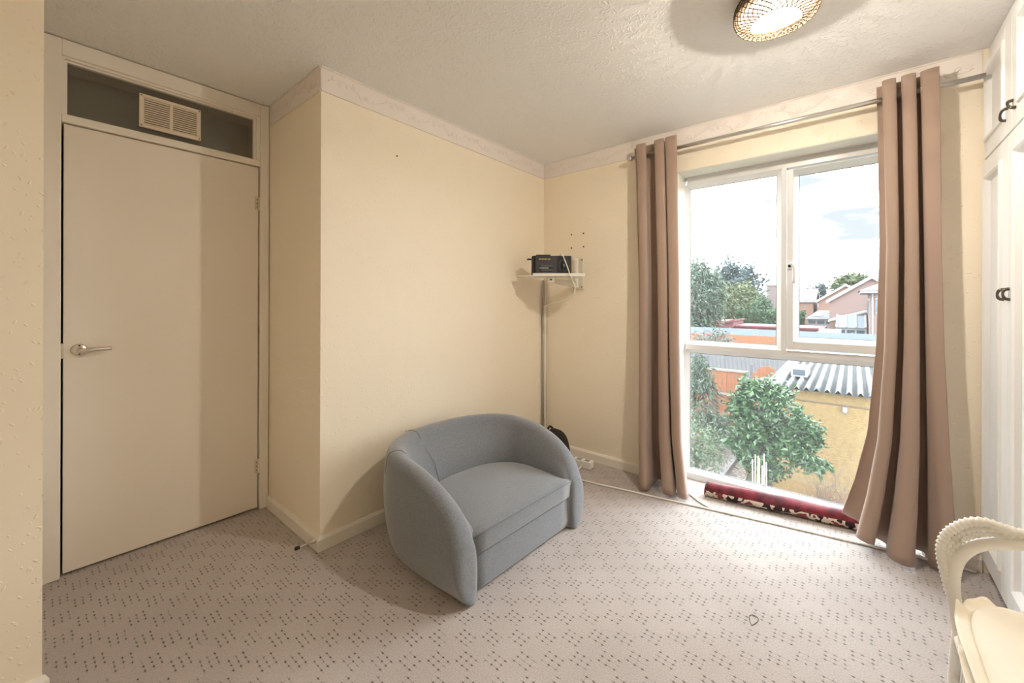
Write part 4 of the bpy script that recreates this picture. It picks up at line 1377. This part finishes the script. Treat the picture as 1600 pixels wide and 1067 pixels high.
MB().box(vxx - 0.01, vxx + 0.002, vyy - 0.025, vyy - 0.235, roof_z(vxx) + 0.065, roof_z(vxx) + 0.185).build('vent_pane', 'dark_glass', rv_)

# --- fences
def fence(name, label, x, y0, y1, z1, bw, m_, cap=None, rails=(0.35, 0.8), post_every=1.8, jit=0.01, z0=G, thick=0.02, posts='pale_timber', group=None):
    t = thing(name, label, 'fence', (x, (y0 + y1) / 2, z0))
    rn = random.Random(int(x * 10))
    h = z1 - z0 - 0.05
    n = int(abs(y1 - y0) / (bw + 0.006))
    base = None
    for k in range(n):
        yc = max(y0, y1) - (k + 0.5) * (bw + 0.006)
        loc = V(rn.uniform(-jit, jit), yc - (y0 + y1) / 2, 0.05 + rn.uniform(-jit, jit))
        if base is None:
            base = MB().box(-thick / 2, thick / 2, -bw / 2, bw / 2, 0, h).build('board', m_, t, world=False)
            base.location = loc
        else:
            share(base, 'board', t, loc)
    for q in rails:
        MB().box(x + thick, x + thick + 0.04, y0, y1, z0 + (z1 - z0) * q - 0.04, z0 + (z1 - z0) * q + 0.04).build('rail', m_, t)
    k = 0
    y = max(y0, y1)
    while y > min(y0, y1) - 0.01:
        MB().box(x + 0.02, x + 0.11, y - 0.045, y + 0.045, z0, z1 + 0.04).build('post', posts, t)
        y -= post_every
    if cap:
        for zc, hh in cap:
            MB().box(x - 0.05, x + 0.03, y0, y1, zc - hh, zc + hh).build('capping_rail', 'pale_timber', t)
    return t
fence('panel_fence', 'orange timber panel fence with pale capping behind the conifer shrub', 11.0, 0.42, 3.3, -0.90, 0.115, 'orange_timber', cap=((-0.875, 0.03), (-1.60, 0.03), (-2.36, 0.06)))
fence('slat_fence', 'weathered grey vertical board fence behind the orange panel fence', 16.0, -3.6, 6.2, -0.72, 0.15, 'grey_timber', rails=(0.3, 0.75))
fence('panel_fence', 'distant orange timber fence below the pale blue panel fence', 27.0, 0.5, 9.5, -0.92, 0.30, 'orange_timber', post_every=2.2)
fence('panel_fence', 'pale blue solid panel fence in front of the red garages', 33.0, -10.0, 13.0, -0.86, 1.85, 'pale_blue_panel', post_every=1.86, posts='pale_timber', rails=(0.97,))
# arched gate panel beside the garage
ag = thing('arched_gate', 'orange timber gate with arched top between fence and garage', 'gate', (11.0, 0.02, G))
y = 0.30
k = 0
while y > -0.34:
    zt = -0.64 - 0.30 * ((y + 0.0) / 0.36) ** 2
    MB().box(10.97, 10.995, y, y - 0.105, G + 0.05, zt).build('board', 'orange_timber', ag)
    y -= 0.11
MB().box(10.97, 11.08, 0.31, 0.37, G, -0.62).build('gate_post', 'slate', ag)
MB().box(11.0, 11.04, 0.33, -0.33, -1.2, -1.1).build('rail', 'orange_timber', ag)

# --- foliage
def leaves(center, rad, n, size, seed, aspect=2.0, clumps=40, spread=0.16, droop=0.0, shell=0.75, cone=False):
    rn = random.Random(seed)
    c = Vector(center)
    vs_, fs_ = [], []
    cl = []
    for _ in range(clumps):
        d = V(rn.gauss(0, 1), rn.gauss(0, 1), rn.gauss(0, 1)).normalized()
        q = shell + (1 - shell) * rn.random() if rn.random() < 0.8 else rn.random() ** 0.5
        z = d.z * q
        if cone:
            z = rn.uniform(-1, 1)
            w_ = (1 - z) / 2 * 1.15
            a = rn.uniform(0, 2 * PI)
            cl.append(V(math.cos(a) * w_ * rad[0], math.sin(a) * w_ * rad[1], z * rad[2]))
        else:
            cl.append(V(d.x * q * rad[0], d.y * q * rad[1], z * rad[2]))
    for i in range(n):
        k = cl[rn.randrange(clumps)]
        p = c + k + V(rn.gauss(0, spread * rad[0]), rn.gauss(0, spread * rad[1]), rn.gauss(0, spread * rad[2]))
        out = V(k.x / rad[0], k.y / rad[1], 0.2 - droop)
        d = (out.normalized() * 0.7 + V(rn.gauss(0, 1), rn.gauss(0, 1), rn.gauss(0, 1)) * 0.5).normalized()
        s = d.cross(V(rn.gauss(0, 1), rn.gauss(0, 1), rn.gauss(0, 1))).normalized()
        L = size * rn.uniform(0.7, 1.3)
        w_ = L / aspect
        m_ = d.cross(s) * (w_ * 0.25)
        b = len(vs_)
        vs_ += [p - d * L / 2, p + s * w_ / 2 + m_, p + d * L / 2, p - s * w_ / 2 + m_]
        fs_ += [(b, b + 1, b + 2), (b, b + 2, b + 3)]
    return MB().add(vs_, fs_)
def plant(name, label, cat, px, depth, rpx, top, bot, m_, n, size, seed, base=None, trunk=0.08, stems=1, **kw):
    """a plant whose crown spans pixels px +- rpx, top..bot at that distance; trunk stands on the ground"""
    c = at(px, (top + bot) / 2, depth)
    rx = rpx * depth / FPX
    rz = (bot - top) / 2 * depth / FPX
    t = thing(name, label, cat, (c.x, c.y, G), group=kw.pop('group', None))
    fo = leaves(c, (rx, rx, rz), n, size, seed, **kw).build('foliage', m_, t)
    fo['kind'] = 'stuff'
    rn = random.Random(seed + 1)
    tb = MB()
    for k in range(stems):
        e = c + V(rn.uniform(-0.4, 0.4) * rx, rn.uniform(-0.4, 0.4) * rx, rz * rn.uniform(0.0, 0.5))
        s = V(c.x + rn.uniform(-0.06, 0.06) * rx * stems, c.y + rn.uniform(-0.06, 0.06) * rx * stems, G - 0.02)
        tb.tube(bez([s, s.lerp(e, 0.5) + V(rn.uniform(-0.1, 0.1) * rx, rn.uniform(-0.1, 0.1) * rx, 0), e], 5), [trunk * (1 - 0.06 * i) for i in range(11)], 7)
    tb.build('trunk' if stems == 1 else 'stems', 'bark', t, smooth=True)
    return t, c
# camellia in front of the garage: three lobes of one bush
ct, cc = plant('camellia_bush', 'glossy green broadleaf bush growing against the yellow garage', 'bush', 1197, 6.9, 46, 592, 690, 'leaf_camellia', 3400, 0.10, 11, trunk=0.03, stems=5, clumps=70, spread=0.13)
for (px, rp, tp, bt, n, sd) in ((1210, 58, 668, 738, 3000, 12), (1256, 26, 652, 712, 750, 13), (1180, 30, 640, 735, 1000, 14)):
    c = at(px, (tp + bt) / 2, 6.85)
    o = leaves(c, (rp * 6.85 / FPX, rp * 6.85 / FPX, (bt - tp) / 2 * 6.85 / FPX), n, 0.10, sd, clumps=45, spread=0.15).build('foliage', 'leaf_camellia', ct)
    o['kind'] = 'stuff'
plant('conifer_shrub', 'drooping feathery conifer shrub in front of the orange fence', 'shrub', 1092, 10.6, 46, 566, 700, 'leaf_conifer', 3600, 0.17, 21, aspect=5, clumps=80, droop=0.8, cone=True, spread=0.14, trunk=0.05)
plant('leafy_weed', 'low pale green leafy weed patch on the gravel', 'shrub', 1085, 8.8, 42, 655, 745, 'leaf_weed', 1500, 0.085, 22, clumps=60, spread=0.2, trunk=0.012, stems=6)
plant('flowering_shrub', 'rounded silver leaved shrub in front of the distant orange fence', 'shrub', 1112, 19.5, 30, 516, 575, 'leaf_silver', 1500, 0.16, 23, clumps=60, trunk=0.05, stems=3)
plant('cypress_tree', 'tall grey green cypress tree behind the pale blue fence', 'tree', 1089, 38, 36, 414, 520, 'leaf_conifer', 5200, 0.55, 31, aspect=3.5, clumps=150, droop=0.9, trunk=0.35)
plant('blue_tree', 'dense blue green tree rising behind the cypress', 'tree', 1140, 86, 30, 413, 500, 'leaf_blue', 4600, 0.85, 32, clumps=120, trunk=0.3)
plant('sparse_tree', 'thin sparse leaved tree with open branches beside the chimney', 'tree', 1174, 71, 22, 413, 480, 'leaf_blue', 620, 0.85, 33, clumps=60, shell=0.5, spread=0.12, trunk=0.13, stems=9)
plant('light_tree', 'light yellow green leafy tree above the red garages', 'tree', 1150, 62, 40, 448, 515, 'leaf_light', 4000, 0.5, 34, clumps=120, trunk=0.2)
plant('garden_bush', 'bright green rounded bush beside the red garages', 'bush', 1192, 54.5, 18, 470, 515, 'leaf_hedge', 1800, 0.45, 35, clumps=60, trunk=0.12, stems=3)
hd_ = thing('clipped_hedge', 'long clipped dark green hedge behind the red garages', 'hedge', (50, 3.0, G))
hc = at(1212, 497, 49.5)
def ony(px, x):
    d = fw + rt * (px - 800) / FPX
    return CAM.y + d.y * (x - CAM.x) / d.x
hy0, hy1 = ony(1152, hc.x), ony(1258, hc.x)
rn = random.Random(36)
hv, hf = [], []
for i in range(5200):
    q = rn.random()
    if q < 0.7:
        p = V(hc.x - 0.75 + rn.gauss(0, 0.08), rn.uniform(hy1, hy0), rn.uniform(-1.8, 0.0))
    else:
        p = V(hc.x + rn.uniform(-0.8, 0.8), rn.uniform(hy1, hy0), 0.0 + rn.gauss(0, 0.09))
    d = V(rn.gauss(0, 1), rn.gauss(0, 1), rn.gauss(0, 1)).normalized()
    e_ = d.cross(V(rn.gauss(0, 1), rn.gauss(0, 1), rn.gauss(0, 1))).normalized()
    b = len(hv)
    hv += [p - d * 0.2, p + e_ * 0.12, p + d * 0.2, p - e_ * 0.12]
    hf.append((b, b + 1, b + 2, b + 3))
o = MB().add(hv, hf).build('foliage', 'leaf_hedge', hd_)
o['kind'] = 'stuff'
MB().box(hc.x - 0.7, hc.x + 0.7, hy1 + 0.3, hy0 - 0.3, G, 0.0).build('hedge_core', 'leaf_hedge', hd_)
plant('round_tree', 'round crowned green tree behind the gabled brick house', 'tree', 1333, 75, 28, 430, 475, 'leaf_light', 3200, 0.75, 37, clumps=90, trunk=0.3)
plant('small_tree', 'small dark tree crown above the slate roof', 'tree', 1276, 85, 14, 443, 480, 'leaf_blue', 1200, 0.7, 38, clumps=50, trunk=0.2)

# dry twiggy bush and grasses at the foot of the garage
tb = thing('twig_bush', 'bare dry twiggy bush at the foot of the garage wall', 'bush', tuple(V(at(1300, 800, 6.5).x, at(1300, 800, 6.5).y, G)))
rn = random.Random(9)
tw = MB()
for k in range(46):
    b0 = at(1300 + rn.uniform(-26, 34), 828, 6.5); b0.z = G
    e0 = at(1300 + rn.uniform(-62, 42), 735 + rn.uniform(-12, 55), 6.5)
    md_ = b0.lerp(e0, 0.5) + V(rn.uniform(-0.08, 0.08), rn.uniform(-0.1, 0.1), 0)
    tw.tube(bez([b0, md_, e0], 4), [0.008 - 0.0007 * i for i in range(9)], 5)
    for q in (0.55, 0.7, 0.85):
        s = b0.lerp(e0, q)
        tw.tube([s, s + V(rn.uniform(-0.1, 0.1), rn.uniform(-0.14, 0.14), rn.uniform(0.05, 0.18))], 0.0035, 4)
o = tw.build('twigs', 'twig', tb)
o['kind'] = 'stuff'
gr = MB()
for k in range(420):
    b0 = at(1235 + rn.uniform(-75, 70), 830, 6.5 + rn.uniform(-0.3, 0.2)); b0.z = G
    h = rn.uniform(0.15, 0.42)
    lx = V(rn.gauss(0, 0.12), rn.gauss(0, 0.12), 0)
    sd = V(rn.gauss(0, 1), rn.gauss(0, 1), 0).normalized() * 0.008
    gr.add([b0 - sd, b0 + sd, b0 + lx * 0.5 + sd * 0.8 + V(0, 0, h * 0.7), b0 + lx * 0.5 - sd * 0.8 + V(0, 0, h * 0.7), b0 + lx * 1.3 + V(0, 0, h)], [(0, 1, 2, 3), (3, 2, 4)])
o = gr.build('dry_grass', 'dry_stalk', origin=(5.2, -0.8, G))
tag(o, 'straw coloured dry grass below the broadleaf bush', 'grass', kind='stuff')
for k in range(9):
    c = at(1177 + k * 2.6, 790, 6.3); c.z = G
    hgt = 1.42 + 0.10 * math.sin(k * 2.3)
    tag(MB().tube([c, c + V(0.01 * math.sin(k), 0.012 * math.cos(k * 1.7), hgt)], [0.011, 0.009], 6).build('garden_cane', 'cane', smooth=True, origin=tuple(c)), 'upright pale garden cane in the bundle before the broadleaf bush', 'cane', 'bundle of garden canes')
ka = at(1112, 733, 8.2); kb = at(1152, 694, 10.0)
ka.z = kb.z = G
dv = (kb - ka).normalized(); sv = V(-dv.y, dv.x, 0)
tag(MB().obox((ka + kb) / 2 + V(0, 0, 0.07), (kb - ka) / 2, sv * 0.06, (0, 0, 0.07)).build('edging_sleeper', 'concrete', bevel=0.01, origin=tuple((ka + kb) / 2)), 'grey edging sleeper lying across the gravel beside the bush', 'edging')

# --- buildings
def window_part(t, x, y, z, wy, wz, face='x'):
    """white framed window on a wall that faces the room"""
    if face == 'x':
        f_ = MB().box(x - 0.06, x + 0.02, y - wy / 2, y + wy / 2, z - wz / 2, z + wz / 2).build('window', 'white_board', t)
        for s in (-1, 1):
            MB().box(x - 0.08, x - 0.05, y + s * wy / 4 - wy * 0.2, y + s * wy / 4 + wy * 0.2, z - wz * 0.42, z + wz * 0.42).build('pane', 'dark_glass', f_)
    else:
        f_ = MB().box(x - wy / 2, x + wy / 2, y - 0.02, y + 0.06, z - wz / 2, z + wz / 2).build('window', 'white_board', t)
        MB().box(x - wy * 0.42, x + wy * 0.42, y + 0.05, y + 0.08, z - wz * 0.42, z + wz * 0.42).build('pane', 'dark_glass', f_)
def gable_house(name, label, x0, x1, y0, y1, ze, zr, brick, axis='x', over=0.25, cat='house', roof='slate'):
    """axis: the direction of the ridge; y0 > y1"""
    t = thing(name, label, cat, ((x0 + x1) / 2, (y0 + y1) / 2, G))
    if axis == 'x':
        ym = (y0 + y1) / 2
        sec = [(y0, G), (y1, G), (y1, ze), (ym, zr), (y0, ze)]
        MB().loft([[V(x, y, z) for y, z in sec] for x in (x0, x1)]).build('brick_wall', brick, t)
        k = (zr - ze) / abs(y0 - ym)
        for ya, s in ((y0, 1), (y1, -1)):
            ye = ya + s * over
            zee = ze - k * over
            MB().loft([[V(x, ye, zee + 0.04), V(x, ym, zr + 0.04), V(x, ym, zr + 0.22), V(x, ye, zee + 0.22)] for x in (x0 - over, x1 + over)]).build('roof_slope', roof, t)
            MB().loft([[V(x, ye, zee - 0.08), V(x, ym, zr - 0.08), V(x, ym, zr + 0.24), V(x, ye, zee + 0.24)] for x in (x0 - over - 0.05, x0 - over)]).build('barge_board', 'white_board', t)
    else:
        xm = (x0 + x1) / 2
        sec = [(x0, G), (x1, G), (x1, ze), (xm, zr), (x0, ze)]
        MB().loft([[V(x, y, z) for x, z in sec] for y in (y0, y1)]).build('brick_wall', brick, t)
        k = (zr - ze) / abs(x0 - xm)
        for xa, s in ((x0, -1), (x1, 1)):
            xe = xa + s * over
            zee = ze - k * over
            MB().loft([[V(xe, y, zee + 0.04), V(xm, y, zr + 0.04), V(xm, y, zr + 0.22), V(xe, y, zee + 0.22)] for y in (y0 + over, y1 - over)]).build('roof_slope', roof, t)
        MB().box(x0 - over - 0.05, x0 - over + 0.05, y0 + over, y1 - over, ze - k * over - 0.1, ze - k * over + 0.14).build('gutter', 'white_board', t)
        for yb in (y0 + over, y1 - over):
            for xa, s in ((x0, -1), (x1, 1)):
                xe = xa + s * over
                MB().loft([[V(xe, y, ze - k * over - 0.1), V(xm, y, zr - 0.1), V(xm, y, zr + 0.24), V(xe, y, ze - k * over + 0.24)] for y in (yb, yb + 0.05 * (1 if yb > y1 else -1))]).build('barge_board', 'white_board', t)
    return t
def X(px, py, d):
    return at(px, py, d)
# gabled house, gable towards us
a = X(1294, 470, 38); b_ = X(1362, 434, 38)
hw = a.y - b_.y
h1 = gable_house('gable_house', 'pink brick house with white edged gable facing the gardens', b_.x, b_.x + 9, a.y, a.y - 2 * hw, a.z, b_.z, 'brick_pink')
window_part(h1, b_.x, a.y - 5.2, 0.2, 1.2, 1.1)
# lean-to and conservatory in front of it
le = thing('lean_to', 'brick lean-to with a sloping tiled top against the pink gable house', 'extension', (b_.x - 1.4, a.y - 2, G))
l0 = X(1296, 503, 35.5); l1 = X(1354, 488, 35.5)
MB().loft([[V(x, l0.y, G), V(x, l1.y, G), V(x, l1.y, l1.z), V(x, l0.y, l0.z)] for x in (l0.x, b_.x - 0.02)]).build('brick_wall', 'brick_orange', le)
MB().loft([[V(x, l0.y + 0.1, l0.z), V(x, l1.y, l1.z), V(x, l1.y, l1.z + 0.14), V(x, l0.y + 0.1, l0.z + 0.14)] for x in (l0.x - 0.12, b_.x - 0.02)]).build('coping', 'white_board', le)
co = thing('conservatory', 'white framed conservatory with pale roof panels before the lean-to', 'conservatory', (l0.x - 1.2, l0.y - 1.6, G))
q0 = X(1307, 512, 33.5); q1 = X(1352, 511, 33.5); qr = X(1307, 499, 33.5)
cxa, cxb = q0.x, l0.x - 0.16
for k in range(3):
    ya = q0.y + (q1.y - q0.y) * k / 3; yb = q0.y + (q1.y - q0.y) * (k + 1) / 3
    MB().loft([[V(cxa - 0.15, y, q0.z), V(cxb, y, qr.z + 0.25), V(cxb, y, qr.z + 0.31), V(cxa - 0.15, y, q0.z + 0.06)] for y in (ya - 0.05, yb + 0.05)]).build('roof_panel', 'pale_blue_panel', co)
for k in range(4):
    y = q0.y + (q1.y - q0.y) * k / 3
    MB().box(cxa, cxa + 0.1, y - 0.06, y + 0.06, G, q0.z).build('mullion', 'white_board', co)
    MB().loft([[V(cxa - 0.18, yy_, q0.z + 0.05), V(cxb, yy_, qr.z + 0.30), V(cxb, yy_, qr.z + 0.38), V(cxa - 0.18, yy_, q0.z + 0.13)] for yy_ in (y - 0.06, y + 0.06)]).build('roof_bar', 'white_board', co)
MB().box(cxa - 0.02, cxa + 0.12, q0.y, q1.y, q0.z - 0.16, q0.z + 0.02).build('eaves_beam', 'white_board', co)
MB().box(cxa + 0.03, cxa + 0.06, q0.y, q1.y, G + 0.7, q0.z - 0.16).build('glazing', 'dark_glass', co)
MB().box(cxa, cxa + 0.15, q0.y, q1.y, G, G + 0.7).build('dwarf_wall', 'brick_pink', co)
# nearer brick house at the right
c0_ = X(1360, 458, 29)
h2 = thing('brick_house', 'orange brick house with white eaves nearest on the right of the gardens', 'house', (c0_.x + 3.5, c0_.y - 4, G))
MB().box(c0_.x, c0_.x + 8, c0_.y, c0_.y - 7, G, c0_.z).build('brick_wall', 'brick_pink', h2)
MB().loft([[V(c0_.x - 0.5, c0_.y + 0.55, c0_.z), V(c0_.x - 0.5, c0_.y - 7.5, c0_.z), V(c0_.x + 8.5, c0_.y - 7.5, c0_.z), V(c0_.x + 8.5, c0_.y + 0.55, c0_.z)],
           [V(c0_.x - 0.5, c0_.y + 0.55, c0_.z + 0.18), V(c0_.x - 0.5, c0_.y - 7.5, c0_.z + 0.18), V(c0_.x + 8.5, c0_.y - 7.5, c0_.z + 0.18), V(c0_.x + 8.5, c0_.y + 0.55, c0_.z + 0.18)]]).build('eaves', 'white_board', h2)
MB().loft([[V(c0_.x - 0.6, c0_.y + 0.65, c0_.z + 0.18), V(c0_.x - 0.6, c0_.y - 7.6, c0_.z + 0.18), V(c0_.x + 8.6, c0_.y - 7.6, c0_.z + 0.18), V(c0_.x + 8.6, c0_.y + 0.65, c0_.z + 0.18)],
           [V(c0_.x + 3.4, c0_.y - 3.0, c0_.z + 1.9), V(c0_.x + 3.4, c0_.y - 4.2, c0_.z + 1.9), V(c0_.x + 4.6, c0_.y - 4.2, c0_.z + 1.9), V(c0_.x + 4.6, c0_.y - 3.0, c0_.z + 1.9)]]).build('hipped_roof', 'slate', h2)
window_part(h2, c0_.x + 1.3, c0_.y, c0_.z - 1.0, 1.1, 1.2, 'y')
window_part(h2, c0_.x + 4.0, c0_.y, c0_.z - 1.0, 1.1, 1.2, 'y')
window_part(h2, c0_.x, c0_.y - 0.45, c0_.z - 0.9, 0.35, 1.1)
MB().tube([(c0_.x - 0.06, c0_.y - 0.12, G), (c0_.x - 0.06, c0_.y - 0.12, c0_.z)], 0.05, 8).build('downpipe', 'white_board', h2)
# middle house: slate slope with a gable at its right
m0 = X(1250, 470, 56); m1 = X(1279, 470, 56); mr = X(1300, 453, 56); ma = X(1322, 447, 56)
gable_house('slate_house', 'orange brick house with a low slate roof between tree and pink gable', m0.x + 2, m0.x + 11, m0.y + 2.2, m1.y + 0.6, m0.z, mr.z + 0.1, 'brick_orange', axis='y')
gable_house('gable_house', 'orange brick gable house behind the pink gable house', m0.x + 1.5, m0.x + 10, m1.y, 2 * ma.y - m1.y, m1.z, ma.z, 'brick_orange')
# house with the broad chimney
k0 = X(1182, 480, 78); kp = X(1232, 441, 78)
hk = gable_house('chimney_house', 'mauve brick gable house with a broad chimney behind the trees', kp.x, kp.x + 8, k0.y, 2 * kp.y - k0.y, k0.z, kp.z, 'brick_mauve')
c_ = X(1206, 447, 77.4)
MB().box(c_.x - 0.6, c_.x + 1.0, c_.y - 0.75, c_.y + 0.75, G, c_.z).build('chimney', 'brick_mauve', hk)
MB().box(c_.x - 0.7, c_.x + 1.1, c_.y - 0.85, c_.y + 0.85, c_.z, c_.z + 0.18).build('chimney_cap', 'brick_mauve', hk)
hs_ = X(1183, 459, 96); hp = X(1168, 452, 96)
gable_house('far_house', 'far brick house with white edged roof behind the light tree', hp.x, hp.x + 8, hp.y + 4.5, hs_.y - 2.2, hs_.z - 1.2, hp.z, 'brick_pink')
# house at the far left edge of the view
f0 = X(1083, 498, 46); f1 = X(1062, 468, 46)
gable_house('small_gable', 'white edged brick gable behind the cypress and pale blue fence', f0.x, f0.x + 5, 2 * f1.y - f0.y, f0.y, f0.z, f1.z, 'brick_pink')
# red painted garages
r0_ = X(1108, 503, 43); r1_ = X(1152, 498, 43); r2_ = X(1291, 508, 43)
rgx = r0_.x
g1 = thing('red_garage', 'red painted flat roofed garage standing highest in its row', 'garage', (rgx + 3, (r0_.y + r1_.y) / 2, G))
MB().box(rgx, rgx + 5, r0_.y, r1_.y, G, r1_.z - 0.2).build('painted_wall', 'red_paint', g1)
MB().loft([[V(x, r0_.y + 0.2, r0_.z - 0.5), V(x, r1_.y - 0.1, r1_.z - 0.2), V(x, r1_.y - 0.1, r1_.z), V(x, r0_.y + 0.2, r0_.z - 0.3)] for x in (rgx - 0.2, rgx + 5.2)]).build('roof', 'red_paint', g1)
g2 = thing('red_garage', 'long low red painted garage behind the pale blue fence', 'garage', (rgx + 2.6, (r1_.y + r2_.y) / 2, G))
MB().box(rgx + 0.4, rgx + 5, r1_.y - 0.15, r2_.y, G, r2_.z - 0.1).build('painted_wall', 'red_paint', g2)
MB().box(rgx + 0.2, rgx + 5.2, r1_.y - 0.14, r2_.y - 0.2, r2_.z - 0.1, r2_.z + 0.05).build('roof', 'red_paint', g2)
# summer house with grey roof and a rooflight
s0 = X(1262, 505, 44.5); s1 = X(1298, 505, 44.5)
sx0 = s0.x + 5.6
s0 = X(1262, 498, 49); s1 = X(1298, 498, 49); st_ = X(1270, 489, 49)
sm_ = thing('summer_house', 'white windowed outbuilding with grey roof and rooflight behind the red garage', 'outbuilding', (s0.x + 2, (s0.y + s1.y) / 2, G))
MB().box(s0.x, s0.x + 4, s0.y, s1.y - 0.4, G, s0.z).build('wall', 'white_board', sm_)
MB().loft([[V(s0.x - 0.25, s0.y + 0.25, s0.z), V(s0.x - 0.25, s1.y - 0.7, s0.z), V(s0.x + 4.2, s1.y - 0.7, s0.z), V(s0.x + 4.2, s0.y + 0.25, s0.z)],
           [V(s0.x + 1.6, s0.y - 0.9, st_.z + 0.3), V(s0.x + 1.6, s1.y + 0.1, st_.z + 0.3), V(s0.x + 2.4, s1.y + 0.1, st_.z + 0.3), V(s0.x + 2.4, s0.y - 0.9, st_.z + 0.3)]]).build('hipped_roof', 'slate', sm_)
ym = (s0.y + s1.y) / 2
MB().obox((s0.x + 0.62, ym + 0.15, s0.z + 0.48), (0.3, 0, 0.17), (0, 0.34, 0), (-0.03, 0, 0.06)).build('rooflight', 'white_board', sm_)
for k in range(3):
    y = s0.y + (s1.y - 0.4 - s0.y) * (k + 0.5) / 3
    MB().box(s0.x - 0.05, s0.x + 0.02, y - 0.34, y + 0.34, s0.z - 0.55, s0.z - 0.22).build('window', 'dark_glass', sm_)
# white corrugated lean-to roof at the pale blue fence
wr0 = X(1280, 514, 31); wr1 = X(1315, 514, 31)
wx = wr0.x
ws = thing('carport', 'white ribbed sloping carport roof in front of the pale blue fence', 'carport', (wx - 0.8, (wr0.y + wr1.y) / 2, G))
n = 5
for k in range(n):
    xa, xb = wx - 2.6 + 2.6 * k / n, wx - 2.6 + 2.6 * (k + 1) / n
    za, zb = wr0.z - 0.75 + 0.75 * k / n, wr0.z - 0.75 + 0.75 * (k + 1) / n
    MB().loft([[V(xa, y, za), V(xb, y, zb), V(xb, y, zb + 0.03), V(xa, y, za + 0.07)] for y in (wr0.y, wr1.y)]).build('roof_sheet', 'white_board', ws)
for x, z in ((wx - 2.5, wr0.z - 0.75), (wx - 0.1, wr0.z - 0.04)):
    for y in (wr0.y - 0.1, wr1.y + 0.1):
        MB().box(x - 0.05, x + 0.05, y - 0.05, y + 0.05, G, z).build('post', 'white_board', ws)
